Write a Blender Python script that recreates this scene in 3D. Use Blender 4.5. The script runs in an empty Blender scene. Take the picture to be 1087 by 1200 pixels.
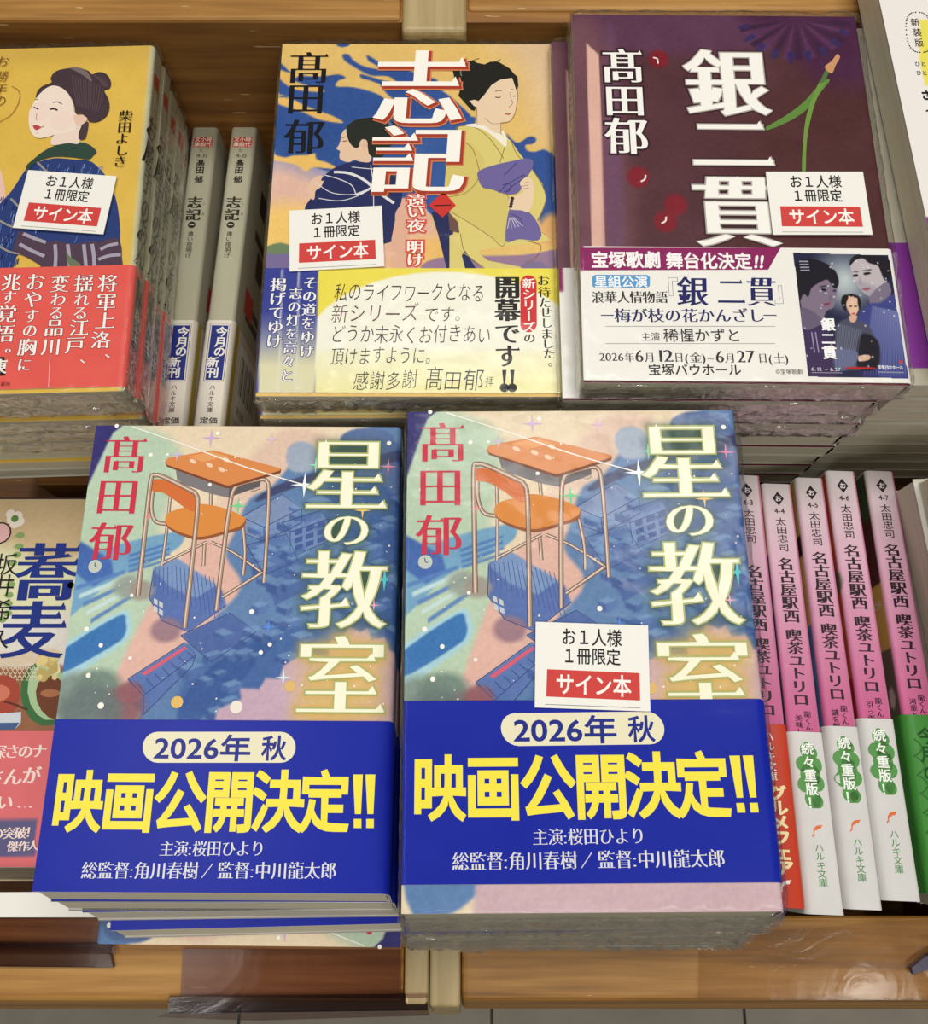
import bpy, math, random
import numpy as np
from mathutils import Matrix, Vector, noise
from mathutils.geometry import delaunay_2d_cdt, tessellate_polygon
random.seed(7)
S = bpy.context.scene
COL = S.collection
R = math.radians
MM = 0.001
# ------------------------------------------------------------------ frame of the rack
# Everything is laid out in rack millimetres
# (x right, y up-slope, z out of the deck) and turned into the world by RACK.
SLOPE = 0.0
RACK = Matrix.Translation((0, 0, 0.80)) @ Matrix.Rotation(R(SLOPE), 4, 'X')
TILT, FOC, CZ = R(16.245), 1000.0, 340.0
def rk(x, y, z): return RACK @ Vector((x*MM, y*MM, z*MM))
# ------------------------------------------------------------------ camera
cd = bpy.data.cameras.new('camera'); cam = bpy.data.objects.new('camera', cd); COL.objects.link(cam)
cd.sensor_fit = 'VERTICAL'; cd.sensor_height = 24; cd.lens = 24*FOC/1200; cd.clip_start = 0.01
cam.matrix_world = RACK @ Matrix.Translation((0, 0, CZ*MM)) @ Matrix.Rotation(TILT, 4, 'X')
S.camera = cam
# ------------------------------------------------------------------ light
S.view_settings.view_transform = 'Standard'; S.view_settings.look = 'None'
S.view_settings.gamma = 1; S.view_settings.use_curve_mapping = False
S.view_settings.exposure = -0.56
try: S.cycles.transparent_max_bounces = 24; S.cycles.max_bounces = 8
except Exception: pass
wd = bpy.data.worlds.new('shop_ambience'); S.world = wd; wd.use_nodes = True
wd.node_tree.nodes['Background'].inputs[0].default_value = (1.0, 0.93, 0.82, 1)
wd.node_tree.nodes['Background'].inputs[1].default_value = 0.20
def area(name, loc, target, sx, sy, power, col=(1, .975, .92)):
    l = bpy.data.lights.new(name, 'AREA'); l.shape = 'RECTANGLE'; l.size = sx; l.size_y = sy; l.energy = power; l.color = col
    o = bpy.data.objects.new(name, l); COL.objects.link(o); o.location = loc
    o.rotation_euler = (Vector(target)-Vector(loc)).to_track_quat('-Z', 'Y').to_euler(); return o
area('ceiling_tube_light', (0.35, 0.75, 2.75), (0, .1, .8), 1.3, .25, 29)
area('ceiling_tube_light', (-0.7, 0.1, 2.75), (0, .1, .8), 1.3, .25, 17)
area('ceiling_tube_light', (0.5, -0.9, 2.75), (0, .1, .8), 1.3, .25, 27)
# ------------------------------------------------------------------ pixel <-> rack plane (photograph frame 1087x1200)
ct, st = math.cos(TILT), math.sin(TILT)
def unproj(px, py, z=0.0):
    a = (px-543.5)/FOC; b = (600-py)/FOC
    d = (a, st + b*ct, -ct + b*st)
    t = (z-CZ)/d[2]
    return (d[0]*t, d[1]*t)
def view(x0, y0, x1, w=1087):
    s = w/(x1-x0)
    return lambda p: (x0+p[0]/s, y0+p[1]/s)
# ------------------------------------------------------------------ colour
def lin(c):
    c = c/255.0
    return c/12.92 if c <= .04045 else ((c+.055)/1.055)**2.4
ALB = 0.92
def C(r, g, b): return (min(lin(r)*ALB, .93), min(lin(g)*ALB, .93), min(lin(b)*ALB, .93))
# ------------------------------------------------------------------ materials
def newmat(name):
    m = bpy.data.materials.new(name); m.use_nodes = True
    return m, m.node_tree.nodes, m.node_tree.links, m.node_tree.nodes['Principled BSDF']
def print_mat(name, rough, bump=.02, spec=.14):
    m, n, l, b = newmat(name)
    a = n.new('ShaderNodeAttribute'); a.attribute_name = 'ink'
    l.new(a.outputs['Color'], b.inputs['Base Color'])
    b.inputs['Roughness'].default_value = rough; b.inputs['Specular IOR Level'].default_value = spec
    t = n.new('ShaderNodeTexCoord'); z = n.new('ShaderNodeTexNoise'); z.inputs['Scale'].default_value = 900
    bp = n.new('ShaderNodeBump'); bp.inputs['Strength'].default_value = bump; bp.inputs['Distance'].default_value = .0005
    l.new(t.outputs['Object'], z.inputs['Vector']); l.new(z.outputs['Fac'], bp.inputs['Height']); l.new(bp.outputs['Normal'], b.inputs['Normal'])
    return m
M = {}
M['print'] = print_mat('printed_paper', .42)
M['obi'] = print_mat('printed_obi_paper', .33)
M['card'] = print_mat('matte_card', .6, .05, .2)
def ramp(n, l, src, stops):
    r = n.new('ShaderNodeValToRGB'); e = r.color_ramp.elements
    while len(e) < len(stops): e.new(.5)
    for k, (p, c) in enumerate(stops): e[k].position = p; e[k].color = (*c, 1)
    l.new(src, r.inputs[0]); return r.outputs['Color']
def wood(name, c0, c1, c2, axis='x', scale=1.0, rough=.56, knots=True):
    m, n, l, b = newmat(name)
    t = n.new('ShaderNodeTexCoord'); mp = n.new('ShaderNodeMapping')
    mp.inputs['Scale'].default_value = {'x': (3*scale, 60*scale, 60*scale), 'y': (60*scale, 3*scale, 60*scale), 'z': (60*scale, 60*scale, 3*scale)}[axis]
    l.new(t.outputs['Object'], mp.inputs[0])
    z1 = n.new('ShaderNodeTexNoise'); z1.inputs['Scale'].default_value = 1.3; z1.inputs['Detail'].default_value = 6; z1.inputs['Distortion'].default_value = .6
    z2 = n.new('ShaderNodeTexNoise'); z2.inputs['Scale'].default_value = 7; z2.inputs['Detail'].default_value = 8
    l.new(mp.outputs[0], z1.inputs['Vector']); l.new(mp.outputs[0], z2.inputs['Vector'])
    mx = n.new('ShaderNodeMix'); mx.data_type = 'FLOAT'; mx.inputs[0].default_value = .4
    l.new(z1.outputs['Fac'], mx.inputs[2]); l.new(z2.outputs['Fac'], mx.inputs[3])
    base = ramp(n, l, mx.outputs[0], [(.32, c0), (.5, c1), (.68, c2)])
    m3 = n.new('ShaderNodeMapping'); m3.inputs['Scale'].default_value = {'x': (70, 420, 420), 'y': (420, 70, 420), 'z': (420, 420, 70)}[axis]; l.new(t.outputs['Object'], m3.inputs[0])
    z3 = n.new('ShaderNodeTexNoise'); z3.inputs['Scale'].default_value = 1.0; z3.inputs['Detail'].default_value = 2; l.new(m3.outputs[0], z3.inputs['Vector'])
    fk = ramp(n, l, z3.outputs['Fac'], [(.715, (0, 0, 0)), (.74, (.5, .5, .5))]); m4 = n.new('ShaderNodeMix'); m4.data_type = 'RGBA'; l.new(fk, m4.inputs[0]); l.new(base, m4.inputs[6]); m4.inputs[7].default_value = (.75, .58, .34, 1)
    l.new(m4.outputs[2], b.inputs['Base Color'])
    b.inputs['Roughness'].default_value = rough
    bp = n.new('ShaderNodeBump'); bp.inputs['Strength'].default_value = .15; bp.inputs['Distance'].default_value = .0006
    l.new(z2.outputs['Fac'], bp.inputs['Height']); l.new(bp.outputs['Normal'], b.inputs['Normal'])
    return m
M['wood'] = wood('pine_wood', C(114, 74, 24), C(158, 110, 44), C(190, 142, 72))
M['wood_dark'] = wood('shade_toned_wood', C(96, 58, 18), C(132, 86, 32), C(160, 112, 50))  # darker wood tone: shade on the back board is put into the colour
M['ash'] = wood('pale_ash_wood', C(146, 124, 80), C(170, 148, 102), C(190, 170, 126), 'y', .9, .45)
def pages_mat(name, c0, c1, rough=.6):
    m, n, l, b = newmat(name)
    t = n.new('ShaderNodeTexCoord'); mp = n.new('ShaderNodeMapping'); mp.inputs['Scale'].default_value = (6, 6, 3800)
    z = n.new('ShaderNodeTexNoise'); z.inputs['Scale'].default_value = 1; z.inputs['Detail'].default_value = 3
    l.new(t.outputs['Object'], mp.inputs[0]); l.new(mp.outputs[0], z.inputs['Vector'])
    l.new(ramp(n, l, z.outputs['Fac'], [(.3, c0), (.7, c1)]), b.inputs['Base Color'])
    b.inputs['Roughness'].default_value = rough
    bp = n.new('ShaderNodeBump'); bp.inputs['Strength'].default_value = .4; bp.inputs['Distance'].default_value = .0003
    l.new(z.outputs['Fac'], bp.inputs['Height']); l.new(bp.outputs['Normal'], b.inputs['Normal'])
    return m
M['pages'] = pages_mat('page_edges', C(196, 188, 164), C(232, 226, 204))
M['pages_cream'] = pages_mat('cream_page_edges', C(214, 202, 172), C(238, 228, 200))
def film_mat(name, tint, gl, bscale, bstr, base=.03):
    m = bpy.data.materials.new(name); m.use_nodes = True; n = m.node_tree.nodes; l = m.node_tree.links; n.clear()
    out = n.new('ShaderNodeOutputMaterial'); mix = n.new('ShaderNodeMixShader'); tr = n.new('ShaderNodeBsdfTransparent'); g = n.new('ShaderNodeBsdfGlossy')
    tr.inputs[0].default_value = (*tint, 1); g.inputs['Roughness'].default_value = gl; g.inputs[0].default_value = (1, 1, 1, 1)
    t = n.new('ShaderNodeTexCoord'); z = n.new('ShaderNodeTexNoise'); z.inputs['Scale'].default_value = bscale; z.inputs['Detail'].default_value = 5; z.inputs['Distortion'].default_value = 1.5
    bp = n.new('ShaderNodeBump'); bp.inputs['Strength'].default_value = bstr; bp.inputs['Distance'].default_value = .002
    l.new(t.outputs['Object'], z.inputs['Vector']); l.new(z.outputs['Fac'], bp.inputs['Height'])
    lw = n.new('ShaderNodeLayerWeight'); lw.inputs[0].default_value = .5
    fr = n.new('ShaderNodeMath'); fr.operation = 'POWER'; fr.inputs[1].default_value = 4.0; l.new(lw.outputs['Facing'], fr.inputs[0])
    ad = n.new('ShaderNodeMath'); ad.operation = 'MULTIPLY_ADD'; ad.inputs[1].default_value = .45; ad.inputs[2].default_value = base; ad.use_clamp = True
    l.new(bp.outputs[0], lw.inputs['Normal']); l.new(bp.outputs[0], g.inputs['Normal'])
    l.new(fr.outputs[0], ad.inputs[0]); l.new(ad.outputs[0], mix.inputs[0]); l.new(tr.outputs[0], mix.inputs[1]); l.new(g.outputs[0], mix.inputs[2]); l.new(mix.outputs[0], out.inputs[0])
    return m
M['film'] = film_mat('shrink_film', (.985, .985, .98), .14, 60, .12, 0.007)
M['film_side'] = film_mat('crumpled_film', (.97, .97, .96), .10, 200, .7, .30)
M['plastic'] = film_mat('clear_plastic', (.74, .66, .66), .16, 30, .12, .008)
M['plastic_clear'] = film_mat('thin_clear_plastic', (.93, .91, .88), .1, 40, .10, .015)
M['plastic_dark'] = film_mat('clear_plastic_channel', (.36, .30, .34), .12, 30, .1, .03)
def plain(name, c, rough=.6, nz=0, sc=40):
    m, n, l, b = newmat(name); b.inputs['Roughness'].default_value = rough
    t = n.new('ShaderNodeTexCoord'); z = n.new('ShaderNodeTexNoise'); z.inputs['Scale'].default_value = sc; z.inputs['Detail'].default_value = 5
    l.new(t.outputs['Object'], z.inputs['Vector'])
    l.new(ramp(n, l, z.outputs['Fac'], [(.3, tuple(x*(1-nz) for x in c)), (.7, tuple(min(1, x*(1+nz)) for x in c))]), b.inputs['Base Color'])
    return m
M['tile'] = plain('grey_floor_tile', C(150, 142, 128), .55, .12, 14)
M['grout'] = plain('grout', C(95, 88, 80), .9, .1)
M['white_card'] = plain('white_card', C(240, 238, 230), .5, .01)
# ------------------------------------------------------------------ object helpers
def tag(o, label=None, cat=None, group=None, kind=None):
    if label: o['label'] = label
    if cat: o['category'] = cat
    if group: o['group'] = group
    if kind: o['kind'] = kind
    return o
def mesh(name, V, F, mat, col=None, smooth=False):
    me = bpy.data.meshes.new(name); V = np.asarray(V, float)*MM
    me.from_pydata(V.tolist(), [], [tuple(f) for f in F])
    if mat: me.materials.append(mat)
    if col is not None:
        a = me.color_attributes.new('ink', 'FLOAT_COLOR', 'POINT')
        c = np.ones((len(V), 4), np.float32); c[:, :3] = col; a.data.foreach_set('color', c.ravel())
    if smooth: me.polygons.foreach_set('use_smooth', [True]*len(me.polygons))
    me.update(); return me
def obj(name, me, parent=None, mw=None, label=None):
    o = bpy.data.objects.new(name, me); COL.objects.link(o)
    if parent: o.parent = parent
    if mw is not None: o.matrix_world = mw if not parent else o.matrix_world
    if label: o['label'] = label
    return o
def local(x, y, z, rx=0, ry=0, rz=0):
    return Matrix.Translation((x*MM, y*MM, z*MM)) @ Matrix.Rotation(R(rz), 4, 'Z') @ Matrix.Rotation(R(rx), 4, 'X') @ Matrix.Rotation(R(ry), 4, 'Y')
def empty(name, mw):
    o = bpy.data.objects.new(name, None); COL.objects.link(o); o.empty_display_size = .02; o.matrix_world = mw; return o
def copy_tree(o, parent=None):
    c = o.copy(); COL.objects.link(c); c.parent = parent
    for ch in o.children: copy_tree(ch, c)
    return c
def box(x0, x1, y0, y1, z0, z1, bev=0, shear=0):
    """bevelled box; shear moves y by shear*(z-z1)."""
    import bmesh
    bm = bmesh.new(); bmesh.ops.create_cube(bm, size=1)
    for v in bm.verts:
        v.co = Vector(((x0+x1)/2+v.co.x*(x1-x0), (y0+y1)/2+v.co.y*(y1-y0), (z0+z1)/2+v.co.z*(z1-z0)))
        v.co.y += shear*(v.co.z-z1)
    if bev: bmesh.ops.bevel(bm, geom=bm.edges[:], offset=bev, segments=3, profile=.5, affect='EDGES')
    V = [tuple(v.co) for v in bm.verts]; bm.verts.index_update(); F = [[v.index for v in f.verts] for f in bm.faces]; bm.free(); return V, F
def join(*vf):
    V, F = [], []
    for v, f in vf:
        k = len(V); V += [tuple(p) for p in v]; F += [[i+k for i in q] for q in f]
    return V, F
# ------------------------------------------------------------------ glyphs (Blender's own font)
_fc = bpy.data.curves.new('type_source', 'FONT'); _fc.resolution_u = 3
_fo = bpy.data.objects.new('type_source', _fc); COL.objects.link(_fo)
_gl = {}
_done = lambda: (bpy.data.objects.remove(_fo), bpy.data.curves.remove(_fc))
def outline(ch):
    if ch in _gl: return _gl[ch]
    _fc.body = ch
    dg = bpy.context.evaluated_depsgraph_get(); dg.update()
    cu = _fo.evaluated_get(dg).to_curve(dg); res = []
    for s in cu.splines:
        P = []
        bp = s.bezier_points; n = len(bp)
        for i in range(n):
            a, b = bp[i], bp[(i+1) % n]
            p0, p1, p2, p3 = (np.array(q[:2]) for q in (a.co, a.handle_right, b.handle_left, b.co))
            chord = np.linalg.norm(p3-p0)
            if chord < 1e-6: continue
            dev = max(abs(np.cross(p1-p0, p3-p0)), abs(np.cross(p2-p0, p3-p0)))/chord
            k = 1 if dev < .003 else (2 if dev < .012 else 4)
            for j in range(k):
                t = j/k; P.append((1-t)**3*p0+3*(1-t)**2*t*p1+3*(1-t)*t*t*p2+t**3*p3)
        if len(P) > 2: res.append(np.array(P))
    _fo.to_curve_clear()
    _gl[ch] = res; return res
def winding(pt, polys):
    w = np.zeros(len(pt))
    for P in polys:
        Q = np.roll(P, -1, 0)
        for (x0, y0), (x1, y1) in zip(P, Q):
            if y0 == y1: continue
            up = (pt[:, 1] >= min(y0, y1)) & (pt[:, 1] < max(y0, y1))
            xi = x0+(pt[:, 1]-y0)*(x1-x0)/(y1-y0)
            w += np.where(up & (xi > pt[:, 0]), 1 if y1 > y0 else -1, 0)
    return w
def styled(ch, style, d):
    """style: sans / mincho / hand; d grows the strokes."""
    out = []
    for P in outline(ch):
        ar = 0
        E = np.roll(P, -1, 0)-P; L = np.linalg.norm(E, axis=1)+1e-9
        N = np.stack([E[:, 1], -E[:, 0]], 1)/L[:, None]
        Np = np.roll(N, 1, 0)
        out.append((P, E, L, N, Np))
    if not out: return []
    # outer contours orientation: decide sign from the biggest contour
    big = max(out, key=lambda o: o[0][:, 0].ptp()*o[0][:, 1].ptp() if hasattr(o[0], 'ptp') else np.ptp(o[0][:, 0])*np.ptp(o[0][:, 1]))[0]
    A = .5*np.sum(big[:, 0]*np.roll(big[:, 1], -1)-np.roll(big[:, 0], -1)*big[:, 1]); sg = 1 if A > 0 else -1
    a, b = {'sans': (0, 0), 'mincho': (.014, -.0255), 'hand': (-.009, -.009), 'light': (-.010, -.012)}[style]
    a += d; b += d
    res = []
    for P, E, L, N, Np in out:
        n = N+Np; dt = (N*Np).sum(1)
        n = np.where((dt > .5)[:, None], n/2, np.clip(n, -1, 1))*sg
        Q = P+n*np.array([a, b]); res.append(Q)
    if style == 'mincho':
        for (P, E, L, N, Np), Q in zip(out, list(res)):
            m = len(P)
            for i in range(m):
                if N[i, 0]*sg > .97 and .03 < L[i] < .105:      # right-hand stroke end
                    pv, nx = L[i-1], L[(i+1) % m]
                    if pv > .16 and nx > .16 and abs(N[i-1, 1]) > .97 and abs(N[(i+1) % m, 1]) > .97:
                        x = P[i, 0]+a; ys = sorted((Q[i, 1], Q[(i+1) % m, 1]))
                        t = [(x+.012, ys[0]), (x-.035, ys[1]+.062), (x-.105, ys[0])]
                        if sg < 0: t = t[::-1]
                        res.append(np.array(t))
    return res
_tri = {}
def glyph_mesh(s, style, d):
    key = (s, style, round(d, 4))
    if key in _tri: return _tri[key]
    polys = styled(s, style, d)
    if not polys: _tri[key] = (np.zeros((0, 2)), []); return _tri[key]
    V, Ed, k = [], [], 0
    for P in polys:
        n = len(P); V += [Vector(p) for p in P]; Ed += [(k+i, k+(i+1) % n) for i in range(n)]; k += n
    r = delaunay_2d_cdt(V, Ed, [], 0, 1e-5)
    vv = np.array([v[:] for v in r[0]]); F = np.array(r[2])
    w = winding(vv[F].mean(1), polys)
    F = F[w != 0]
    _tri[key] = (vv, F.tolist()); return _tri[key]
# ------------------------------------------------------------------ flat print as thin geometry on a surface
class Art:
    def __init__(s, mapf, topx=None, h0=.05):
        s.V, s.F, s.K, s.map, s.px, s.h = [], [], [], mapf, topx or (lambda p: p), h0
    def add(s, uv, F, col, h):
        k = len(s.V); s.V += [s.map(u, v, h) for u, v in uv]; s.F += [[i+k for i in f] for f in F]; s.K += [col]*len(uv)
    def nh(s, h): 
        if h is None: s.h += .0025; return s.h
        return h
    def poly(s, pts, col, vw=None, h=None, smooth=False):
        P = [s.px(vw(p) if vw else p) for p in pts]
        if smooth: P = spl(P, True)
        T = tessellate_polygon([[Vector((p[0], p[1], 0)) for p in P]])
        s.add(P, T, C(*col), s.nh(h))
    def line(s, pts, w, col, vw=None, h=None, smooth=True, taper=False, closed=False):
        P = [s.px(vw(p) if vw else p) for p in pts]
        if smooth and len(P) > 2: P = spl(P, closed)
        if closed: P = P+[P[0]]
        P = np.array(P); T = np.gradient(P, axis=0); T /= np.linalg.norm(T, axis=1)[:, None]+1e-9
        N = np.stack([-T[:, 1], T[:, 0]], 1); n = len(P)
        ww = np.full(n, w/2.) if not taper else w/2.*np.clip(np.sin(np.linspace(.25, math.pi-.05, n)), .12, 1)
        A = P+N*ww[:, None]; B = P-N*ww[:, None]
        s.add([tuple(q) for q in A]+[tuple(q) for q in B], [(i, i+1, n+i+1, n+i) for i in range(n-1)], C(*col), s.nh(h))
    def dot(s, p, r, col, vw=None, h=None, ry=None, n=14, ang=0):
        c = s.px(vw(p) if vw else p); ry = ry or r; ca, sa = math.cos(ang), math.sin(ang)
        P = [(c[0]+r*math.cos(2*math.pi*k/n)*ca-ry*math.sin(2*math.pi*k/n)*sa, c[1]+r*math.cos(2*math.pi*k/n)*sa+ry*math.sin(2*math.pi*k/n)*ca) for k in range(n)]
        s.add(P, [list(range(n))], C(*col), s.nh(h))
    def star(s, p, r, col, vw=None, h=None):
        c = s.px(vw(p) if vw else p); P = [(c[0]+(r if k % 2 == 0 else r*.18)*math.cos(math.pi*k/4), c[1]+(r if k % 2 == 0 else r*.18)*math.sin(math.pi*k/4)) for k in range(8)]
        s.add([c]+P, [(0, 1+k, 1+(k+1) % 8) for k in range(8)], C(*col), s.nh(h))
    def glyph(s, ch, c, w, hgt, col, style='sans', d=0, h=None, rot=0, slant=0, rings=(), vertical=False, cell=True):
        """one glyph, its em cell w x hgt mm centred on c (local mm)."""
        h = s.nh(h)
        dx = dy = 0
        if vertical and ch in '、。': dx, dy = .55, .55
        if vertical and ch in 'っゃゅょ': dx, dy = .08, .08
        if vertical and ch in 'ー～―': rot += -math.pi/2
        def put(V):
            o = []
            for x, y in V:
                x, y = x-.5, y-.38
                x += slant*y; 
                if rot: x, y = x*math.cos(rot)-y*math.sin(rot), x*math.sin(rot)+y*math.cos(rot)
                o.append((c[0]+(x+dx)*w, c[1]+(y+dy)*hgt))
            return o
        for k, (r, rc) in enumerate(rings):
            vv, F = glyph_mesh(ch, 'sans' if style != 'mincho' else 'mincho', d+r)
            s.add(put(vv), F, C(*rc), h-.004*(k+1))
        vv, F = glyph_mesh(ch, style, d)
        s.add(put(vv), F, C(*col), h)
    def column(s, txt, p0, p1, w, hgt=None, col=(0, 0, 0), vw=None, h=None, jit=0, **k):
        """vertical column, first glyph centre p0, last glyph centre p1 (pixels)."""
        a = np.array(s.px(vw(p0) if vw else p0)); b = np.array(s.px(vw(p1) if vw else p1)); hgt = hgt or w; n = len(txt); h = s.nh(h)
        for i, ch in enumerate(txt):
            if ch in ' 　': continue
            c = a+(b-a)*(i/max(1, n-1)); s.glyph(ch, c, w, hgt, col, h=h, vertical=True, **k)
    def row(s, txt, p0, p1, hpx, col, vw=None, h=None, style='sans', d=0, rings=(), slant=0, jit=0, kern=None):
        """horizontal line fitted between left end p0 and right end p1 (pixels, mid-height), cap height hpx mm."""
        a = np.array(s.px(vw(p0) if vw else p0)); b = np.array(s.px(vw(p1) if vw else p1)); h = s.nh(h)
        adv = []
        for ch in txt:
            if ch == ' ': adv.append(.35); continue
            P = np.concatenate(outline(ch)) if outline(ch) else np.zeros((1, 2))
            adv.append(1.0 if ord(ch) > 0x2e80 else (P[:, 0].max()+.05 if ord(ch) > 127 or ch.isalnum() else P[:, 0].max()+.10))
        tot = sum(adv); L = np.linalg.norm(b-a); em = L/tot; ang = math.atan2(b[1]-a[1], b[0]-a[0]); x = 0
        rr = random.Random(len(txt))
        for ch, ad in zip(txt, adv):
            if ch == ' ': x += ad; continue
            cx = x+(.5 if ad == 1.0 else .5)
            c = a+(b-a)*(cx/tot)
            g = (rr.uniform(-jit, jit), rr.uniform(-jit, jit))
            s.glyph(ch, (c[0], c[1]+g[0]*hpx), em*(1+g[1]*.5), hpx, col, style=style, d=d, h=h, rot=ang+g[0]*.4, slant=slant, rings=rings)
            x += ad
    def sc(s, vw, p, dx, dy):
        f = (lambda q: s.px(vw(q))) if vw else s.px
        a, b, c, d = f((p[0]-dx/2, p[1])), f((p[0]+dx/2, p[1])), f((p[0], p[1]-dy/2)), f((p[0], p[1]+dy/2))
        return abs(b[0]-a[0]), abs(c[1]-d[1])
    def G(s, ch, p, wp, hp, col, style='sans', d=0, vw=None, **k):
        """glyph with its em cell given in picture pixels round p."""
        w, h = s.sc(vw, p, wp, hp); s.glyph(ch, s.px(vw(p) if vw else p), w, h, col, style, d, **k)
    def cols(s, txt, p0, p1, wp, hp, col, vw=None, **k):
        w, h = s.sc(vw, ((p0[0]+p1[0])/2, (p0[1]+p1[1])/2), wp, hp); s.column(txt, p0, p1, w, h, col, vw, **k)
    def rowp(s, txt, p0, p1, hp, col, vw=None, **k):
        w, h = s.sc(vw, ((p0[0]+p1[0])/2, (p0[1]+p1[1])/2), 10, hp); s.row(txt, p0, p1, h, col, vw, **k)
    def build(s, name, mat): return mesh(name, s.V, s.F, mat, np.array(s.K))
def spl(P, closed=False, k=5):
    P = [np.array(p, float) for p in P]; n = len(P); o = []
    rng = range(n if closed else n-1)
    for i in rng:
        p1, p2 = P[i], P[(i+1) % n]
        p0 = P[(i-1) % n] if closed or i > 0 else p1; p3 = P[(i+2) % n] if closed or i+2 < n else p2
        for j in range(k):
            t = j/k; o.append(tuple(.5*((2*p1)+(-p0+p2)*t+(2*p0-5*p1+4*p2-p3)*t*t+(-p0+3*p1-3*p2+p3)*t**3)))
    if not closed: o.append(tuple(P[-1]))
    return o
# ------------------------------------------------------------------ soft painting, one colour per grid vertex
class Canvas:
    def __init__(s, w, hh, res, base, topx=None):
        nx, ny = max(2, int(w/res)+1), max(2, int(hh/res)+1)
        s.u = np.linspace(0, w, nx); s.v = np.linspace(0, hh, ny); s.U, s.W = np.meshgrid(s.u, s.v); s.px = topx or (lambda p: p)
        s.c = np.zeros((ny, nx, 3))+np.array(base, float)
    def mixc(s, a, col): s.c += (np.array(col, float)-s.c)*np.clip(a, 0, 1)[..., None]
    def poly(s, pts, col, vw=None, soft=.5, alpha=1, smooth=True):
        P = [s.px(vw(p) if vw else p) for p in pts]
        if smooth: P = spl(P, True, 4)
        P = np.array(P); m = soft+1
        i0, i1 = np.searchsorted(s.v, [P[:, 1].min()-m, P[:, 1].max()+m]); j0, j1 = np.searchsorted(s.u, [P[:, 0].min()-m, P[:, 0].max()+m])
        if i1 <= i0 or j1 <= j0: return
        X, Y = s.U[i0:i1, j0:j1], s.W[i0:i1, j0:j1]; ins = np.zeros(X.shape, bool); D = np.full(X.shape, 1e9)
        for (ax, ay), (bx, by) in zip(P, np.roll(P, -1, 0)):
            ex, ey = bx-ax, by-ay; q = ex*ex+ey*ey+1e-12
            t = np.clip(((X-ax)*ex+(Y-ay)*ey)/q, 0, 1); D = np.minimum(D, (X-ax-t*ex)**2+(Y-ay-t*ey)**2)
            if ay != by: ins ^= ((ay > Y) != (by > Y)) & (X < ax+(Y-ay)*ex/(by-ay))
        sd = np.sqrt(D)*np.where(ins, 1, -1); a = np.clip(.5+sd/soft, 0, 1)*alpha
        s.c[i0:i1, j0:j1] += (np.array(col, float)-s.c[i0:i1, j0:j1])*a[..., None]
    def blob(s, p, rx, ry, col, vw=None, alpha=1, soft=.5):
        c = s.px(vw(p) if vw else p); d = np.sqrt(((s.U-c[0])/rx)**2+((s.W-c[1])/ry)**2)
        s.mixc(np.clip((1-d)/soft, 0, 1)*alpha, col)
    def noise(s, amp, sc, seed=0, col=None):
        r = np.random.RandomState(seed); nx = int(s.u[-1]/sc)+3; ny = int(s.v[-1]/sc)+3; g = r.rand(ny, nx)
        fx, fy = s.U/sc, s.W/sc; ix, iy = fx.astype(int), fy.astype(int); tx, ty = fx-ix, fy-iy; tx = tx*tx*(3-2*tx); ty = ty*ty*(3-2*ty)
        z = (g[iy, ix]*(1-tx)+g[iy, ix+1]*tx)*(1-ty)+(g[iy+1, ix]*(1-tx)+g[iy+1, ix+1]*tx)*ty-.5
        if col is None: s.c += z[..., None]*2*amp
        else: s.mixc((z+.5)*amp, col)
    def lines(s, n, col, seed, x0, x1, y0, y1, L=4, w=.3, alpha=.6):
        r = np.random.RandomState(seed)
        for _ in range(n):
            x, y, a = r.uniform(x0, x1), r.uniform(y0, y1), r.uniform(-.5, .5)
            s.poly([(x, y), (x+L*math.cos(a), y+L*math.sin(a)), (x+L*math.cos(a)+.1, y+L*math.sin(a)+w), (x, y+w)], col, None, .4, alpha, False)
    def lincol(s):
        c = np.clip(s.c, 0, 255)/255
        return np.minimum(np.where(c <= .04045, c/12.92, ((c+.055)/1.055)**2.4)*ALB, .93)
# ------------------------------------------------------------------ books
class Size:
    def __init__(s, w=105., h=148., t=12., r=1.8):
        s.w, s.h, s.t, s.r = w, h, t, r
        s.q = math.pi*r/2; s.sp = w-r+s.q; s.spine0 = w-r+s.q/2; s.se = s.sp+(t-2*r)      # spine flat from sp to se
    def f(s, u, off=0):
        """unrolled jacket coordinate -> x, z and outward normal."""
        w, t, r = s.w, s.t, s.r; X = w/2
        if u <= w-r: x, z, nx, nz = u-X, t, 0, 1
        elif u <= s.sp:
            a = (u-(w-r))/r; x, z, nx, nz = X-r+r*math.sin(a), t-r+r*math.cos(a), math.sin(a), math.cos(a)
        elif u <= s.se: x, z, nx, nz = X, t-r-(u-s.sp), 1, 0
        elif u <= s.se+s.q:
            a = (u-s.se)/r; x, z, nx, nz = X-r+r*math.cos(a), r-r*math.sin(a), math.cos(a), -math.sin(a)
        else: x, z, nx, nz = X-r-(u-s.se-s.q), 0, 0, -1
        return x+nx*off, z+nz*off
    def map(s, u, v, h): x, z = s.f(u, h); return (x, v-s.h/2, z)
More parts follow.
